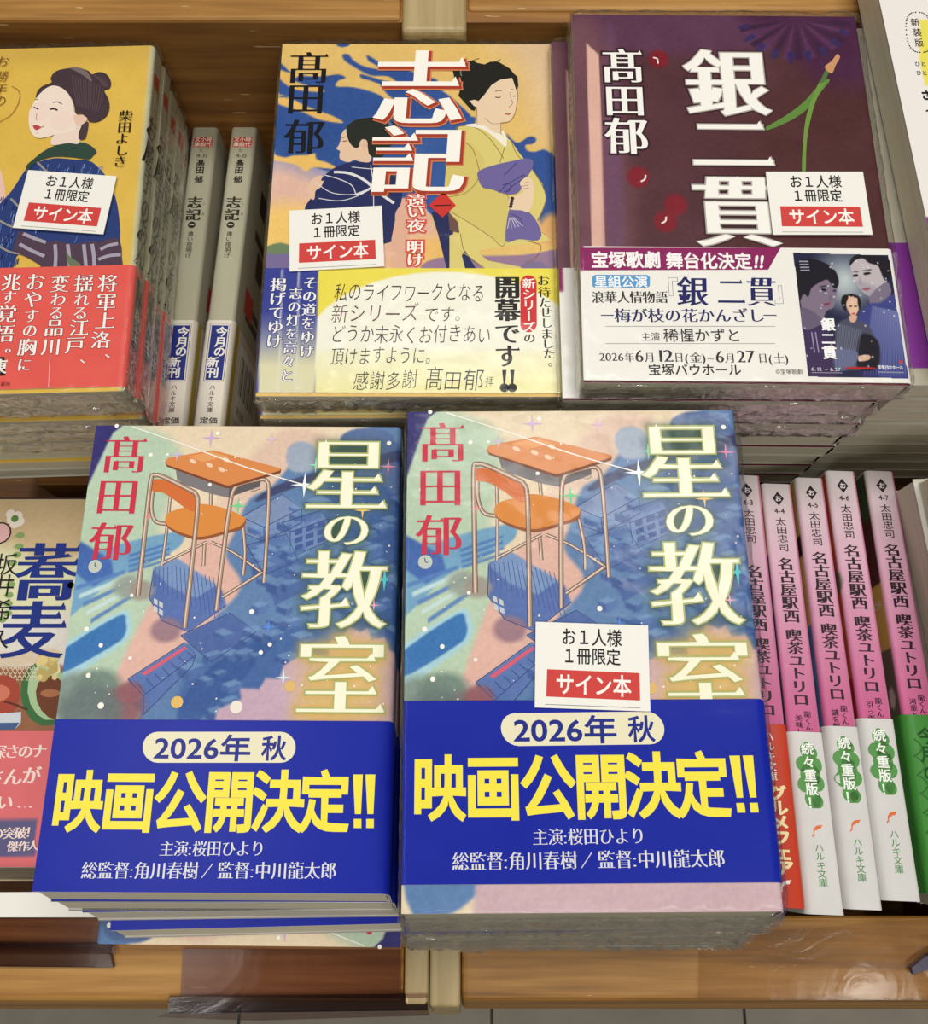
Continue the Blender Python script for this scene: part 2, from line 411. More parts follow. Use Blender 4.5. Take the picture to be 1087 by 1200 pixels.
def wrap_mesh(name, sz, canvas, mat, v0=0, off=0., thick=.35, backcol=(200, 190, 175), u0=0, back=None):
    """jacket / band: front and spine follow the canvas, the back is one colour."""
    us = list(canvas.u+u0); tail = [sz.se+sz.q*k/4 for k in range(1, 5)]+list(np.linspace(sz.se+sz.q, sz.se+sz.q+sz.w-sz.r-.5, 8)[1:])
    us2 = [u for u in us if u <= sz.se+1e-6]; nc = len(us2); us2 += tail; vs = canvas.v+v0
    ny, nx = len(vs), len(us2); prof = np.array([sz.f(u, off) for u in us2]); pin = np.array([sz.f(u, off-thick) for u in us2])
    V = np.zeros((ny, nx, 3)); V[..., 0] = prof[:, 0]; V[..., 2] = prof[:, 1]; V[..., 1] = (vs-sz.h/2)[:, None]
    lc = canvas.lincol(); K = np.zeros((ny, nx, 3)); K[:, :nc] = lc[:, :nc]; K[:, nc:] = C(*(backcol))
    if back is not None: K[:, nc:] = lc[:, nc-1:nc]
    I = np.arange(ny*nx).reshape(ny, nx)
    F = np.stack([I[:-1, :-1], I[:-1, 1:], I[1:, 1:], I[1:, :-1]], -1).reshape(-1, 4).tolist()
    V = V.reshape(-1, 3); K = K.reshape(-1, 3)
    edge = list(I[0, :])+list(I[1:, -1])+list(I[-1, -2::-1])+list(I[-2:0:-1, 0])
    pv = np.array([[pin[i % nx, 0], V[i, 1], pin[i % nx, 1]] for i in edge]); k = len(V); n = len(edge)
    V = np.concatenate([V, V[edge], pv]); paper = np.array(C(238, 235, 226))
    K = np.concatenate([K, np.tile(paper, (2*n, 1))])
    F += [(k+i, k+n+i, k+n+(i+1) % n, k+(i+1) % n) for i in range(n)]
    me = mesh(name, V, F, mat, K)
    me.polygons.foreach_set('use_smooth', [True]*len(me.polygons))
    return me
def pages_mesh(sz, rnd=None):
    V, F = box(-sz.w/2+.5, sz.w/2-.9, -sz.h/2+.6, sz.h/2-.6, .45, sz.t-.45)
    return mesh('page_block', V, F, M['pages'])
def film_mesh(sz, seed=0, puff=1.5, k_shear=0):
    """shrink film: a puckered bag just outside the book, crimped along its ends."""
    nx, ny, nz = 64, 84, 8
    w, h, t = sz.w/2+.7, sz.h/2+.8, sz.t
    idx, V, F = {}, [], []
    def P(i, j, k):
        if (i, j, k) in idx: return idx[i, j, k]
        x, y, z = -w+2*w*i/nx, -h+2*h*j/ny, -.15+(t+1.15)*k/nz
        q = Vector((x*.14+seed, y*.14, z*.3)); nv = noise.noise_vector(q); nv2 = noise.noise_vector(q*4.1)
        ed = max(abs(y)/h-.93, 0)/.07; ex = max(abs(x)/w-.95, 0)/.05; e = max(ed, ex)
        # rounded corners
        c = math.hypot(max(abs(x)-w+3, 0), max(abs(y)-h+3, 0))
        if c > 3: 
            s = 3/c; x = math.copysign(w-3+max(abs(x)-w+3, 0)*s, x); y = math.copysign(h-3+max(abs(y)-h+3, 0)*s, y)
        top = k == nz
        if top: z += abs(nv.z)*.25*(1+e*1.3)*puff+abs(nv2.z)*.5*e*puff; z -= .5*e**3
        elif k == 0: z = max(z, -.1)
        if ed > .3 and 0 < k: y += math.copysign((abs(nv.y)*1.0+abs(nv2.y)*1.6)*ed*puff*math.sin(math.pi*min(k/nz, .85)), y)
        if ex > .3 and 0 < k: x += math.copysign((abs(nv.x)*.5+abs(nv2.x)*.5)*ex*puff*math.sin(math.pi*min(k/nz, .85)), x)
        idx[i, j, k] = len(V); V.append((x, y+k_shear*(z-t), z)); return idx[i, j, k]
    for i in range(nx):
        for j in range(ny): F.append((P(i, j, nz), P(i+1, j, nz), P(i+1, j+1, nz), P(i, j+1, nz)))
    for k in range(nz):
        for i in range(nx): F.append((P(i, 0, k), P(i+1, 0, k), P(i+1, 0, k+1), P(i, 0, k+1))); F.append((P(i+1, ny, k), P(i, ny, k), P(i, ny, k+1), P(i+1, ny, k+1)))
        for j in range(ny): F.append((P(0, j+1, k), P(0, j, k), P(0, j, k+1), P(0, j+1, k+1))); F.append((P(nx, j, k), P(nx, j+1, k), P(nx, j+1, k+1), P(nx, j, k+1)))
    # gathered seams of surplus film along the two ends and the fore-edge
    def ruffle(P0, P1, out, n, amp):
        k0 = len(V); m = 5
        for i in range(n+1):
            a = i/n; bx, by = P0[0]+(P1[0]-P0[0])*a, P0[1]+(P1[1]-P0[1])*a
            for j in range(m):
                q = noise.noise_vector(Vector((a*n*.16+seed*3, j*.8, seed))); q2 = noise.noise_vector(Vector((a*n*.5, j*1.3, seed+9)))
                o_ = amp*(.25+.9*abs(q.x)+.5*abs(q2.x))*math.sin(math.pi*(j+.4)/(m+.2)); z = t*(.12+.19*j)+q.y*1.6+q2.y*1.3; z = min(max(z, .2), t+.3)
                V.append((bx+out[0]*o_+q2.z*.8*abs(out[1]), by+out[1]*o_+q2.z*.8*abs(out[0])+k_shear*(z-t), z))
        for i in range(n):
            for j in range(m-1): F.append((k0+i*m+j, k0+(i+1)*m+j, k0+(i+1)*m+j+1, k0+i*m+j+1))
    if t < 30:
        ruffle((-w, -h), (w, -h), (0, -1), 110, 2.3*puff/1.5); ruffle((w, h), (-w, h), (0, 1), 90, 1.4); ruffle((-w, h), (-w, -h), (-1, 0), 120, .8)
    me = mesh('shrink_wrap', V, F, M['film'], smooth=True); me.materials.append(M['film_side'])
    me.polygons.foreach_set('material_index', [0]*(nx*ny)+[1]*(len(F)-nx*ny)); return me
class Book:
    """meshes of one title; place() links a book as an Empty with its parts."""
    def __init__(s, sz, jacket, obi=None, obi_v=0, letters=None, drawing=None, obi_letters=None, film=False, pages='pages'):
        s.sz, s.jacket, s.obi, s.letters, s.drawing, s.obi_letters, s.film = sz, jacket, obi, letters, drawing, obi_letters, film
        s.pages = pages_mesh(sz); s.pages.materials[0] = M[pages]
    def shear(s, k):
        """a slumped book: its lower pages stick out towards the customer."""
        for me in [s.pages, s.jacket, s.obi, s.drawing, s.obi_letters]+list(s.letters if isinstance(s.letters, tuple) else [s.letters]):
            if not me: continue
            c = np.zeros(len(me.vertices)*3, np.float32); me.vertices.foreach_get('co', c); c = c.reshape(-1, 3)
            c[:, 1] += k*(c[:, 2]-s.sz.t*MM); me.vertices.foreach_set('co', c.ravel()); me.update()
        s.sk = k
    def place(s, name, mw, label, group=None, obi_dy=0, obi=True, detail=True, film=None, card=None, cat='book'):
        e = empty(name, mw); tag(e, label, cat, group)
        obj('page_block', s.pages, e); j = obj('jacket', s.jacket, e)
        if detail and s.drawing: obj('jacket_drawing', s.drawing, j)
        if detail and s.letters:
            for me in (s.letters if isinstance(s.letters, tuple) else (s.letters,)): obj(me.name.split('.')[0], me, j)
        if obi and s.obi:
            b = obj('obi_band', s.obi, e); b.location.y = obi_dy*MM
            if detail and s.obi_letters: obj('obi_lettering', s.obi_letters, b)
        if film if film is not None else s.film: obj('shrink_wrap', film_mesh(s.sz, random.random()*50, k_shear=getattr(s, 'sk', 0)), e)
        if card:
            c = obj('notice_card', CARD[0], e, label='white notice card with a red panel'); c.matrix_local = card; obj('card_lettering', CARD[1], c)
        return e
def pxmap(cx, cy, z, yaw, sz):
    """photo pixel -> jacket (u, v) of a book whose cover centre is (cx, cy), cover height z."""
    ca, sa = math.cos(R(-yaw)), math.sin(R(-yaw))
    def f(p):
        x, y = unproj(p[0], p[1], z); x -= cx; y -= cy
        return (x*ca-y*sa+sz.w/2, x*sa+y*ca+sz.h/2)
    return f
# ---- notice card ("one copy per customer / signed book"), shared
def make_card():
    w, h = 33.5, 25.0
    V, F = box(0, w, 0, h, 0, .35, .08); m = mesh('notice_card', V, F, M['white_card'])
    a = Art(lambda u, v, hh: (u, v, .36+hh), None, .02)
    a.poly([(3.3, 3.2), (30.6, 3.0), (30.6, 10.9), (3.5, 11.1)], (208, 66, 62))
    a.line([(3, 1.0), (30.5, .9)], .22, (150, 150, 145))
    a.row('お１人様', (7.6, 20.9), (25.6, 20.9), 5.4, (24, 22, 22), d=.014)
    a.row('１冊限定', (7.8, 15.3), (25.2, 15.3), 5.2, (24, 22, 22), d=.014)
    a.row('サイン本', (6.0, 7.0), (28.2, 7.0), 6.6, (250, 246, 240), d=.018)
    return m, a.build('card_lettering', M['card'])
CARD = make_card()
def card_at(sz, pm, corners, h=.5):
    bl, br, tl = pm(corners[0]), pm(corners[1]), pm(corners[2]); ang = math.degrees(math.atan2(br[1]-bl[1], br[0]-bl[0]))
    return local(bl[0]-sz.w/2, bl[1]-sz.h/2, sz.t+h, 0, 0, ang)
# ================================================================== THE RACK (setting)
def struct(name, VF, mat, label=None, parent=None):
    o = bpy.data.objects.new(name, mesh(name, VF[0], VF[1], mat)); COL.objects.link(o)
    if parent: o.parent = parent
    else: o.matrix_world = RACK; tag(o, label, 'structure', kind='structure')
    return o
SH = 0.29
struct('trim_1', box(-420, 420, -84, 330, -84, -66, 1), M['wood_dark'], 'wooden deck of the display rack under the books')
fr = struct('trim_2', box(-1, 420, -82, -54, -64, 0, 2.2, SH), M['wood'], 'pine front rail of the rack right of the pale divider')
struct('trim_3', box(-420, -21.5, -82, -54, -64, 0, 2.2, SH), M['wood'], 'pine front rail of the rack left of the pale divider')
struct('trim_4', box(-420, 420, 108, 115, -66, -30, 1, SH), M['wood_dark'], 'low wooden rail between the two rows of books')
struct('wall_back', box(-420, 420, 274.8, 286, -66, 75.6, .5), M['wood_dark'], 'wooden back board behind the upper row of books')
struct('trim_5', box(-420, -24.5, 275, 345, 58, 77, 1.5), M['wood'], 'pine top rail of the rack left of the pale divider')
struct('trim_6', box(1.5, 420, 279.5, 345, 58, 77, 1.5), M['wood'], 'pine top rail of the rack right of the pale divider')
# pale dividers: planks side by side
for nm, lab, rows in (('trim_7', 'pale ash divider at the top edge of the rack', [(-24, 1, 268.5, 345, -60, 77.6)]),
                 ('trim_8', 'pale ash divider at the front edge of the rack', [(-21.3, -12.6, -83.2, -50, -64, 1.2), (-12.2, -1.2, -83.6, -50, -64, 1.6)])):
    if len(rows) == 1: struct(nm, box(*rows[0], 2), M['ash'], lab)
    else:
        e = empty(nm, RACK); tag(e, lab, 'structure', kind='structure')
        for r_ in rows: struct('plank', box(*r_, 1.3, SH), M['ash'], parent=e)
# risers that carry the two front piles
struct('trim_9', box(-125, -26, -60, 92, -64, -.4, .5), M['wood_dark'], 'wooden riser under the left front pile')
struct('trim_10', box(-11, 86, -60, 92, -64, -.4, .5), M['wood_dark'], 'wooden riser under the right front pile')
struct('trim_11', box(-200, 140, 124, 262, -64, -40, .5), M['wood_dark'], 'wooden riser under the back row')
# floor: tiles far below the rack, level in the world
fl = bpy.data.objects.new('floor', mesh('floor', *box(-1200, 1200, -1500, 900, -14, -6), M['grout'])); COL.objects.link(fl); tag(fl, 'grey tiled shop floor below the rack', 'floor', kind='structure')
tm = mesh('tile', *box(-148.5, 148.5, -148.5, 148.5, -6, 0, 1), M['tile'])
for i in range(-4, 4):
    for j in range(-5, 3):
        o = bpy.data.objects.new('tile', tm); COL.objects.link(o); o.parent = fl; o.location = ((i*300+183)*MM, (j*300)*MM, 0)
# rack body below the deck, so that the deck stands on something
bd = bpy.data.objects.new('trim_12', mesh('trim_12', *box(-418, 418, -55, 300, 0, 690), M['wood_dark'])); COL.objects.link(bd); tag(bd, 'wooden plinth of the rack under its deck', 'plinth', kind='structure')

# ================================================================== BOOK 1: school desk and chair over a town
def star_book():
    sz = Size(105, 148, 12.0); pm = pxmap(-74.5, 36.4, 66.4, -.35, sz); A_ = view(0, 480, 480)
    cv = Canvas(sz.se, sz.h, .5, (233, 214, 184), pm); P = lambda pts, c, s=.6, a=1, sm=True: cv.poly(pts, c, A_, s*.55 if s > .9 else s, a, sm)
    P([(250, 20), (420, 60), (480, 120), (450, 240), (420, 350), (440, 450), (400, 600), (330, 700), (280, 860), (100, 860), (150, 500), (200, 150)], (186, 208, 182), 7)
    P([(540, 330), (640, 300), (650, 480), (540, 620), (430, 700), (330, 860), (250, 860), (300, 720), (420, 480)], (226, 182, 168), 3)
    P([(740, 60), (840, 60), (900, 120), (700, 230), (620, 330), (560, 330), (600, 200)], (226, 196, 176), 5)
    P([(620, 330), (660, 240), (720, 205), (790, 130), (860, 120), (1090, 60), (1090, 860), (420, 860), (400, 760), (480, 640), (560, 560), (640, 470), (600, 390)], (96, 130, 176), 2.5)
    P([(880, 180), (1090, 120), (1090, 640), (960, 640), (900, 520), (860, 360)], (58, 92, 152), 5)
    P([(600, 640), (840, 560), (900, 640), (760, 740), (600, 780), (470, 800), (500, 700)], (70, 104, 164), 5)
    P([(760, 110), (790, 85), (830, 95), (850, 140), (820, 165), (770, 160)], (160, 172, 192), 1.5)
    P([(900, 90), (930, 55), (990, 50), (1040, 70), (1062, 140), (1060, 230), (1000, 190), (930, 200)], (86, 110, 158), 1.5)
    P([(760, 190), (1090, 100), (1090, 128), (860, 180), (680, 245)], (62, 70, 110), 1.2)
    # corner
    P([(230, 20), (330, 38), (300, 62), (285, 90), (262, 140), (234, 200), (200, 260)], (50, 46, 112), .8, 1, False)
    # blue street strips, pool
    P([(214, 395), (460, 325), (478, 362), (380, 415), (300, 452), (170, 560), (170, 500)], (116, 164, 198), 1.2)
    P([(205, 345), (232, 360), (296, 400), (300, 440), (246, 470), (196, 430)], (66, 104, 176), .8, 1, False)
    P([(150, 640), (320, 535), (348, 560), (344, 600), (300, 640), (160, 720)], (172, 212, 222), 1, 1)
    P([(150, 652), (312, 548), (334, 566), (330, 600), (296, 628), (160, 700)], (58, 118, 182), .6, 1)
    for k in range(5): P([(200+k*10, 468+k*22), (330+k*8, 425+k*14), (334+k*8, 434+k*14), (200+k*10, 480+k*22)], (200, 226, 226) if k % 2 else (86, 128, 190), .5, .9, False)
    for k in range(4): P([(340, 385+k*14), (450, 352+k*14), (452, 358+k*14), (342, 392+k*14)], (70, 112, 180), .5, .8, False)
    # school roof with stripes
    P([(408, 420), (470, 395), (560, 460), (590, 480), (600, 520), (500, 590), (430, 560), (396, 500)], (86, 112, 176), .6, 1, False)
    P([(408, 425), (470, 395), (575, 465), (520, 500), (450, 470)], (122, 150, 196), .5, 1, False)
    P([(340, 715), (490, 618), (520, 650), (470, 720), (380, 810), (350, 780)], (92, 120, 180), .6, 1, False)
    # trucks and blocks
    for q, c in ((([(640, 285), (748, 225), (800, 262), (800, 300), (700, 350), (650, 330)]), (126, 146, 186)), ([(748, 300), (850, 268), (872, 290), (870, 350), (770, 392), (744, 360)], (108, 134, 184)),
                 ([(655, 360), (760, 330), (790, 400), (700, 440), (650, 410)], (88, 116, 172)), ([(480, 600), (610, 540), (680, 590), (560, 670)], (78, 104, 166)),
                 ([(690, 420), (800, 400), (830, 470), (730, 520)], (74, 102, 160)), ([(850, 260), (960, 230), (980, 300), (880, 330)], (72, 104, 160))): P(q, c, .5, 1, False)
    P([(520, 720), (720, 560), (760, 580), (560, 800), (470, 830)], (52, 86, 150), 1.5, .8)
    # roofs and walls of the town, laid along its two street directions
    rr = random.Random(21); blocks = []
    for _ in range(150):
        x, y = rr.uniform(430, 1040), rr.uniform(230, 820)
        if x < 640 and y < 640 and not (y > 560 and x > 560): continue
        if 690 > x and y > 700 - (x-420)*.1 and x < 520: continue
        blocks.append((y, x))
    for y, x in sorted(blocks):
        a, b, h = rr.uniform(16, 46), rr.uniform(12, 34), rr.uniform(8, 26); k = rr.uniform(-14, 16)
        p = [(x, y), (x+a, y-a*.34), (x+a+b, y-a*.34+b*.42), (x+b, y+b*.42)]
        P(p, (112+k, 146+k, 190+k), .35, .8, False); P([p[0], p[3], (p[3][0], p[3][1]+h), (p[0][0], p[0][1]+h)], (62+k, 90+k, 150+k), .35, .8, False); P([p[3], p[2], (p[2][0], p[2][1]+h), (p[3][0], p[3][1]+h)], (80+k, 112+k, 168+k), .35, .8, False)
    # trees and flowers
    for x, y, rx, c in ((200, 760, 11, (122, 140, 132)), (260, 740, 9, (110, 132, 122)), (320, 790, 9, (136, 92, 100)), (240, 800, 12, (104, 118, 118)), (345, 750, 5, (150, 96, 104)), (440, 585, 6, (150, 116, 130)), (340, 470, 6, (150, 160, 150)), (375, 480, 5, (160, 150, 140))): cv.blob((x, y), rx, rx*.8, c, A_, .9, .35)
    fl = [(560, 860), (578, 795), (640, 768), (636, 740), (688, 742), (705, 712), (740, 715), (752, 680), (775, 664), (830, 650), (870, 655), (880, 612), (905, 618), (925, 575), (955, 590), (975, 580), (985, 610), (1020, 605), (1035, 640), (1090, 650), (1090, 860)]
    P(fl, (198, 168, 186), .8, 1, False)
    for x, y, r_ in ((920, 640, 12), (860, 720, 14), (950, 740, 14), (900, 800, 16), (980, 660, 9), (830, 800, 10)): cv.blob((x, y), r_, r_, (222, 186, 120), A_, .75, .9)
    P([(120, 1000), (240, 1000), (330, 1180), (120, 1300)], (96, 132, 180), 2)
    P([(330, 1000), (1090, 1000), (1090, 1400), (330, 1400), (280, 1200)], (206, 176, 184), 3)
    cv.lines(60, (90, 76, 104), 3, 60, 104, 40, 62, 2.4, .3, .5); cv.lines(50, (60, 84, 140), 5, 40, 104, 62, 125, 6, .3, .45); cv.lines(30, (70, 84, 84), 9, 2, 26, 46, 60, 3, .3, .6)
    cv.lines(40, (214, 196, 200), 8, 8, 100, 0, 12, 2, .4, .4)
    cv.noise(3, 1.2, 2); cv.noise(5, .6, 4); cv.noise(4, 12, 7)
    TI = (('星', (922, 172), 226, 212), ('の', (919, 318), 134, 104), ('教', (913, 477), 232, 228), ('室', (905, 706), 246, 232))
    for soft, al in ((7.0, .55), (3.6, .75)):
        for ch, c, w, h in TI:
            ww, hh = Art(sz.map, pm).sc(A_, c, w, h); cc = pm(A_(c)); keep = cv.px; cv.px = lambda p: p
            sq = styled(ch, 'mincho', .012); ar = [float(np.sum(q[:, 0]*np.roll(q[:, 1], -1)-np.roll(q[:, 0], -1)*q[:, 1])) for q in sq]; big = max(ar, key=abs)
            for q, a_ in zip(sq, ar):
                if len(q) > 3 and a_*big > 0: cv.poly([(cc[0]+(x-.5)*ww, cc[1]+(y-.38)*hh) for x, y in q], (56, 82, 62) if ch != '室' else (206, 170, 76), None, soft, al, False)
            cv.px = keep
    jacket = wrap_mesh('jacket', sz, cv, M['print'], backcol=(206, 200, 190))
    d = Art(sz.map, pm, .04); L = lambda p, w, c, **k: d.line(p, w, c, A_, **k)
    # fine building lines
    h0 = d.h
    for p in ([(640, 285), (748, 225), (800, 262), (700, 312), (640, 285)], [(700, 312), (700, 350)], [(800, 262), (800, 300), (700, 350), (650, 330), (640, 285)], [(748, 300), (850, 268), (872, 290), (770, 325), (748, 300)], [(770, 325), (770, 392), (870, 350), (872, 290)],
              [(655, 360), (760, 330), (790, 400), (700, 440), (655, 360)], [(480, 600), (610, 540), (680, 590), (560, 670), (480, 600)], [(408, 425), (396, 500), (430, 560), (500, 590), (600, 520)], [(340, 715), (490, 618), (520, 650), (380, 760), (340, 715)], [(380, 760), (380, 810)], [(520, 650), (510, 680), (380, 810)]):
        L(p, .28, (56, 74, 132), smooth=False, h=h0+.004)
    for k in range(15): L([(412+k*11, 424-k*2.0+max(0, k-5)*5.5), (408+k*12.5, 470+k*6.5)], .22, (70, 92, 156), h=h0+.006, smooth=False)
    for k in range(7): L([(365+k*22, 727-k*14), (385+k*22, 752-k*15)], .3, (64, 84, 146), h=h0+.006, smooth=False)
    for k in range(3):
        for j in range(3): d.poly([(782+k*30, 322-k*10+j*20), (802+k*30, 315-k*10+j*20), (802+k*30, 328-k*10+j*20), (782+k*30, 335-k*10+j*20)], (66, 90, 150), A_, h=h0+.006)
    for k in range(2):
        for j in range(2): d.poly([(408+k*14, 500+j*20+k*8), (418+k*14, 506+j*20+k*8), (418+k*14, 520+j*20+k*8), (408+k*14, 514+j*20+k*8)], (200, 206, 214), A_, h=h0+.006)
    d.dot((252, 416), 2.2, (196, 204, 196), A_, h=h0+.006); L([(252, 416), (252, 406)], .3, (60, 70, 90), h=h0+.008); L([(252, 416), (258, 418)], .3, (60, 70, 90), h=h0+.008)
    d.poly([(375, 700), (490, 628), (496, 634), (385, 706)], (214, 96, 120), A_, h=h0+.007)
    d.h = h0+.012
    # chair and desk
    def tube(p, w=1.25):
        w *= .86; L(p, w+.3, (104, 68, 54)); L(p, w-.12, (176, 148, 130)); L([(x-1, y) for x, y in p], .3, (234, 216, 198))
    tube([(560, 205), (559, 262)], 1.0); tube([(456, 186), (446, 290), (430, 415)], .9); tube([(543, 352), (540, 415)], 1.0)
    tube([(432, 408), (548, 352)], .8); tube([(560, 352), (620, 380), (694, 432)], .8); tube([(590, 498), (696, 432)], 1.0); tube([(645, 312), (650, 380), (645, 440)], 1.0)
    tube([(660, 195), (668, 215), (690, 208)], .5)
    tube([(406, 215), (402, 262), (412, 296), (440, 304)], 1.2)
    d.poly([(438, 296), (452, 276), (500, 262), (540, 254), (600, 268), (645, 288), (652, 300), (640, 318), (600, 330), (535, 346), (490, 338), (450, 318)], (150, 84, 44), A_, smooth=True)
    d.poly([(438, 292), (452, 272), (500, 258), (540, 251), (600, 264), (645, 284), (650, 295), (636, 310), (600, 322), (535, 338), (490, 330), (450, 312)], (222, 140, 62), A_, smooth=True)
    d.poly([(404, 190), (430, 186), (480, 208), (512, 226), (522, 262), (505, 270), (460, 238), (430, 220), (404, 216)], (214, 112, 54), A_, smooth=True)
    tube([(366, 494), (384, 330), (400, 190), (412, 175), (436, 180), (500, 212), (520, 226), (524, 262), (508, 420), (490, 580)], 1.5)
    d.poly([(466, 158), (608, 208), (606, 234), (560, 224), (486, 198), (470, 186)], (126, 122, 126), A_)
    d.poly([(608, 208), (692, 186), (690, 204), (606, 234)], (92, 88, 92), A_)
    tube([(574, 534), (590, 400), (606, 280), (618, 218), (640, 198), (690, 186)], 1.4); tube([(690, 186), (708, 190), (713, 220), (708, 340), (700, 460)], 1.2)
    d.poly([(438, 140), (446, 131), (560, 111), (572, 112), (746, 160), (744, 169), (606, 210), (598, 209), (443, 152)], (126, 66, 36), A_)
    d.poly([(438, 138), (446, 129), (560, 109), (572, 110), (746, 157), (742, 163), (608, 202), (598, 201), (443, 147)], (220, 138, 76), A_)
    d.poly([(500, 125), (560, 113), (600, 124), (540, 140)], (232, 160, 100), A_)
    for x, y in ((512, 138), (556, 148), (600, 134), (588, 160)): d.dot((x, y), 1.3, (244, 206, 176), A_, ry=.7, ang=-.5)
    # comet line and sparkles
    h1 = d.h+.006
    L([(350, 46), (500, 98), (660, 156), (808, 201)], .4, (248, 244, 236), h=h1, taper=False)
    for (x, y), r_, c in (((808, 201), 4.6, (240, 246, 252)), ((838, 148), 3, (150, 220, 190)), ((1030, 152), 3, (226, 140, 170)), ((632, 256), 3.4, (120, 214, 150)), ((1020, 452), 4, (90, 206, 214)), ((752, 712), 2.8, (220, 236, 246)), ((962, 268), 3, (236, 196, 120)), ((992, 520), 2, (240, 170, 200)), ((712, 578), 3, (90, 140, 230)), ((560, 76), 3.4, (206, 176, 220)), ((722, 80), 2.6, (226, 190, 220)), ((470, 120), 2.4, (210, 190, 226)), ((395, 285), 2, (224, 140, 140))): d.star((x, y), r_, c, A_, h=h1)
    rr = random.Random(4)
    for x, y, r_ in ((400, 121, .7), (557, 200, .6), (668, 537, .8), (230, 583, .8), (268, 626, .7), (692, 645, .7), (235, 706, .8), (268, 786, 1), (716, 624, .7), (346, 660, .6), (264, 237, .6), (578, 64, .7), (1032, 90, .8), (930, 122, .7), (310, 44, .7), (350, 494, .6), (445, 120, .5)): d.dot((x, y), r_, (250, 248, 240), A_, h=h1)
    for _ in range(70): d.dot((rr.uniform(250, 1040), rr.uniform(60, 810)), rr.uniform(.15, .35), (246, 240, 226), A_, h=h1)
    d.dot((470, 777), 1.9, (232, 190, 106), A_, h=h1); d.dot((627, 790), 2.0, (240, 232, 220), A_, h=h1); d.dot((770, 735), 1.8, (226, 186, 116), A_, h=h1)
    drawing = d.build('jacket_drawing', M['print'])
    t = Art(sz.map, pm); hl = h1+.008
    for ch, c, w, h in (('髙', (332, 120), 118, 108), ('田', (312, 230), 116, 106), ('郁', (295, 350), 118, 112)):
        t.G(ch, c, w, h, (206, 48, 74), 'mincho', .008, A_, h=hl)
    author = t.build('author_lettering', M['print']); t = Art(sz.map, pm)
    ring = ((.018, (176, 184, 116)),)
    for ch, c, w, h in TI:
        t.G(ch, c, w, h, (250, 248, 222), 'mincho', .008, A_, h=hl+.014, rings=ring)
    letters = (author, t.build('title_lettering', M['print']))
    # obi
    Bv = view(0, 820, 480); ov1 = pm(Bv((600, 56)))[1]
    oc = Canvas(sz.se, ov1, 1.5, (20, 38, 162)); oc.noise(2, 8, 2)
    obi = wrap_mesh('obi_band', sz, oc, M['obi'], 0, .5, .3, (20, 38, 162))
    o = Art(sz.map, pm, .53)
    pill = [(420+40*math.cos(a), 128+41*math.sin(a)) for a in np.linspace(math.pi/2, 1.5*math.pi, 12)]+[(745+40*math.cos(a), 128+41*math.sin(a)) for a in np.linspace(-math.pi/2, math.pi/2, 12)]
    o.poly(pill, (238, 232, 200), Bv, h=.54)
    o.rowp('2026年', (410, 128), (668, 130), 74, (34, 46, 140), Bv, h=.56, d=.022); o.rowp('秋', (694, 130), (762, 130), 70, (34, 46, 140), Bv, h=.56, d=.022)
    for ch, x, w in (('映', 209, 132), ('画', 343, 140), ('公', 478, 140), ('開', 610, 134), ('決', 738, 140), ('定', 862, 134)):
        o.G(ch, (x, 270), w*1.02, 172, (250, 234, 78), 'sans', .029, Bv, h=.56)
    for x in (950, 983):
        o.poly([(x-13, 200), (x+13, 200), (x+8, 305), (x-8, 305)], (250, 234, 78), Bv, h=.56); o.poly([(x-11, 318), (x+9, 318), (x+9, 342), (x-11, 342)], (250, 234, 78), Bv, h=.56)
    o.rowp('主演:桜田ひより', (424, 396), (704, 396), 46, (226, 226, 232), Bv, h=.56, style='mincho', d=.006)
    o.rowp('総監督:角川春樹', (218, 454), (528, 454), 50, (226, 226, 232), Bv, h=.56, style='mincho', d=.006); o.rowp('監督:中川龍太郎', (578, 454), (894, 454), 50, (226, 226, 232), Bv, h=.56, style='mincho', d=.006)
    o.line([(536, 474), (566, 436)], .25, (226, 226, 232), Bv, .56)
    oa = o.build('obi_lettering', M['obi'])
    b = Book(sz, jacket, obi, 0, letters, drawing, oa); b.shear(.36)
    return b, pm, sz
star, pm1, szs = star_book()
GS = 'copies of the desk and chair novel'
def flat(name, bk, cx, cy, zt, yaw, label, group=None, **k):
    return bk.place(name, RACK @ local(cx, cy, zt-bk.sz.t, 0, 0, yaw), label, group, **k)
flat('paperback_book', star, -74.5, 36.4, 66.4, -.35, 'desk-and-chair paperback with blue band and no notice card, topmost of the left front pile', GS)
for k, (dx, dy, dz, yw, lab) in enumerate(((.3, -4.2, 12.3, -.1, 'second from top'), (4.0, -8.5, 24.8, .7, 'third from top, shifted right'), (8, -15.5, 37.3, 1.3, 'fourth from top, blue band in view'), )):
    flat('paperback_book', star, -74.5+dx, 36.4+dy, 66.4-dz, yw, 'desk-and-chair paperback in the left front pile, '+lab, GS, detail=False)
flat('paperback_book', star, -73.5, 36.4-23.5, 66.4-49.8, 179.4, 'desk-and-chair paperback turned upside down, lowest visible of the left front pile', GS, obi=False)
pm2 = pxmap(34.9, 34.1, 85.3, .36, szs); Z3 = view(450, 470, 900)
cdm = card_at(szs, pm2, (Z3((425, 868)), Z3((770, 880)), Z3((425, 628))), .9)
flat('paperback_book', star, 34.9, 34.1, 85.3, .36, 'shrink-wrapped desk-and-chair paperback with white notice card, topmost of the right front pile', GS, obi_dy=7.2, film=True, card=cdm)
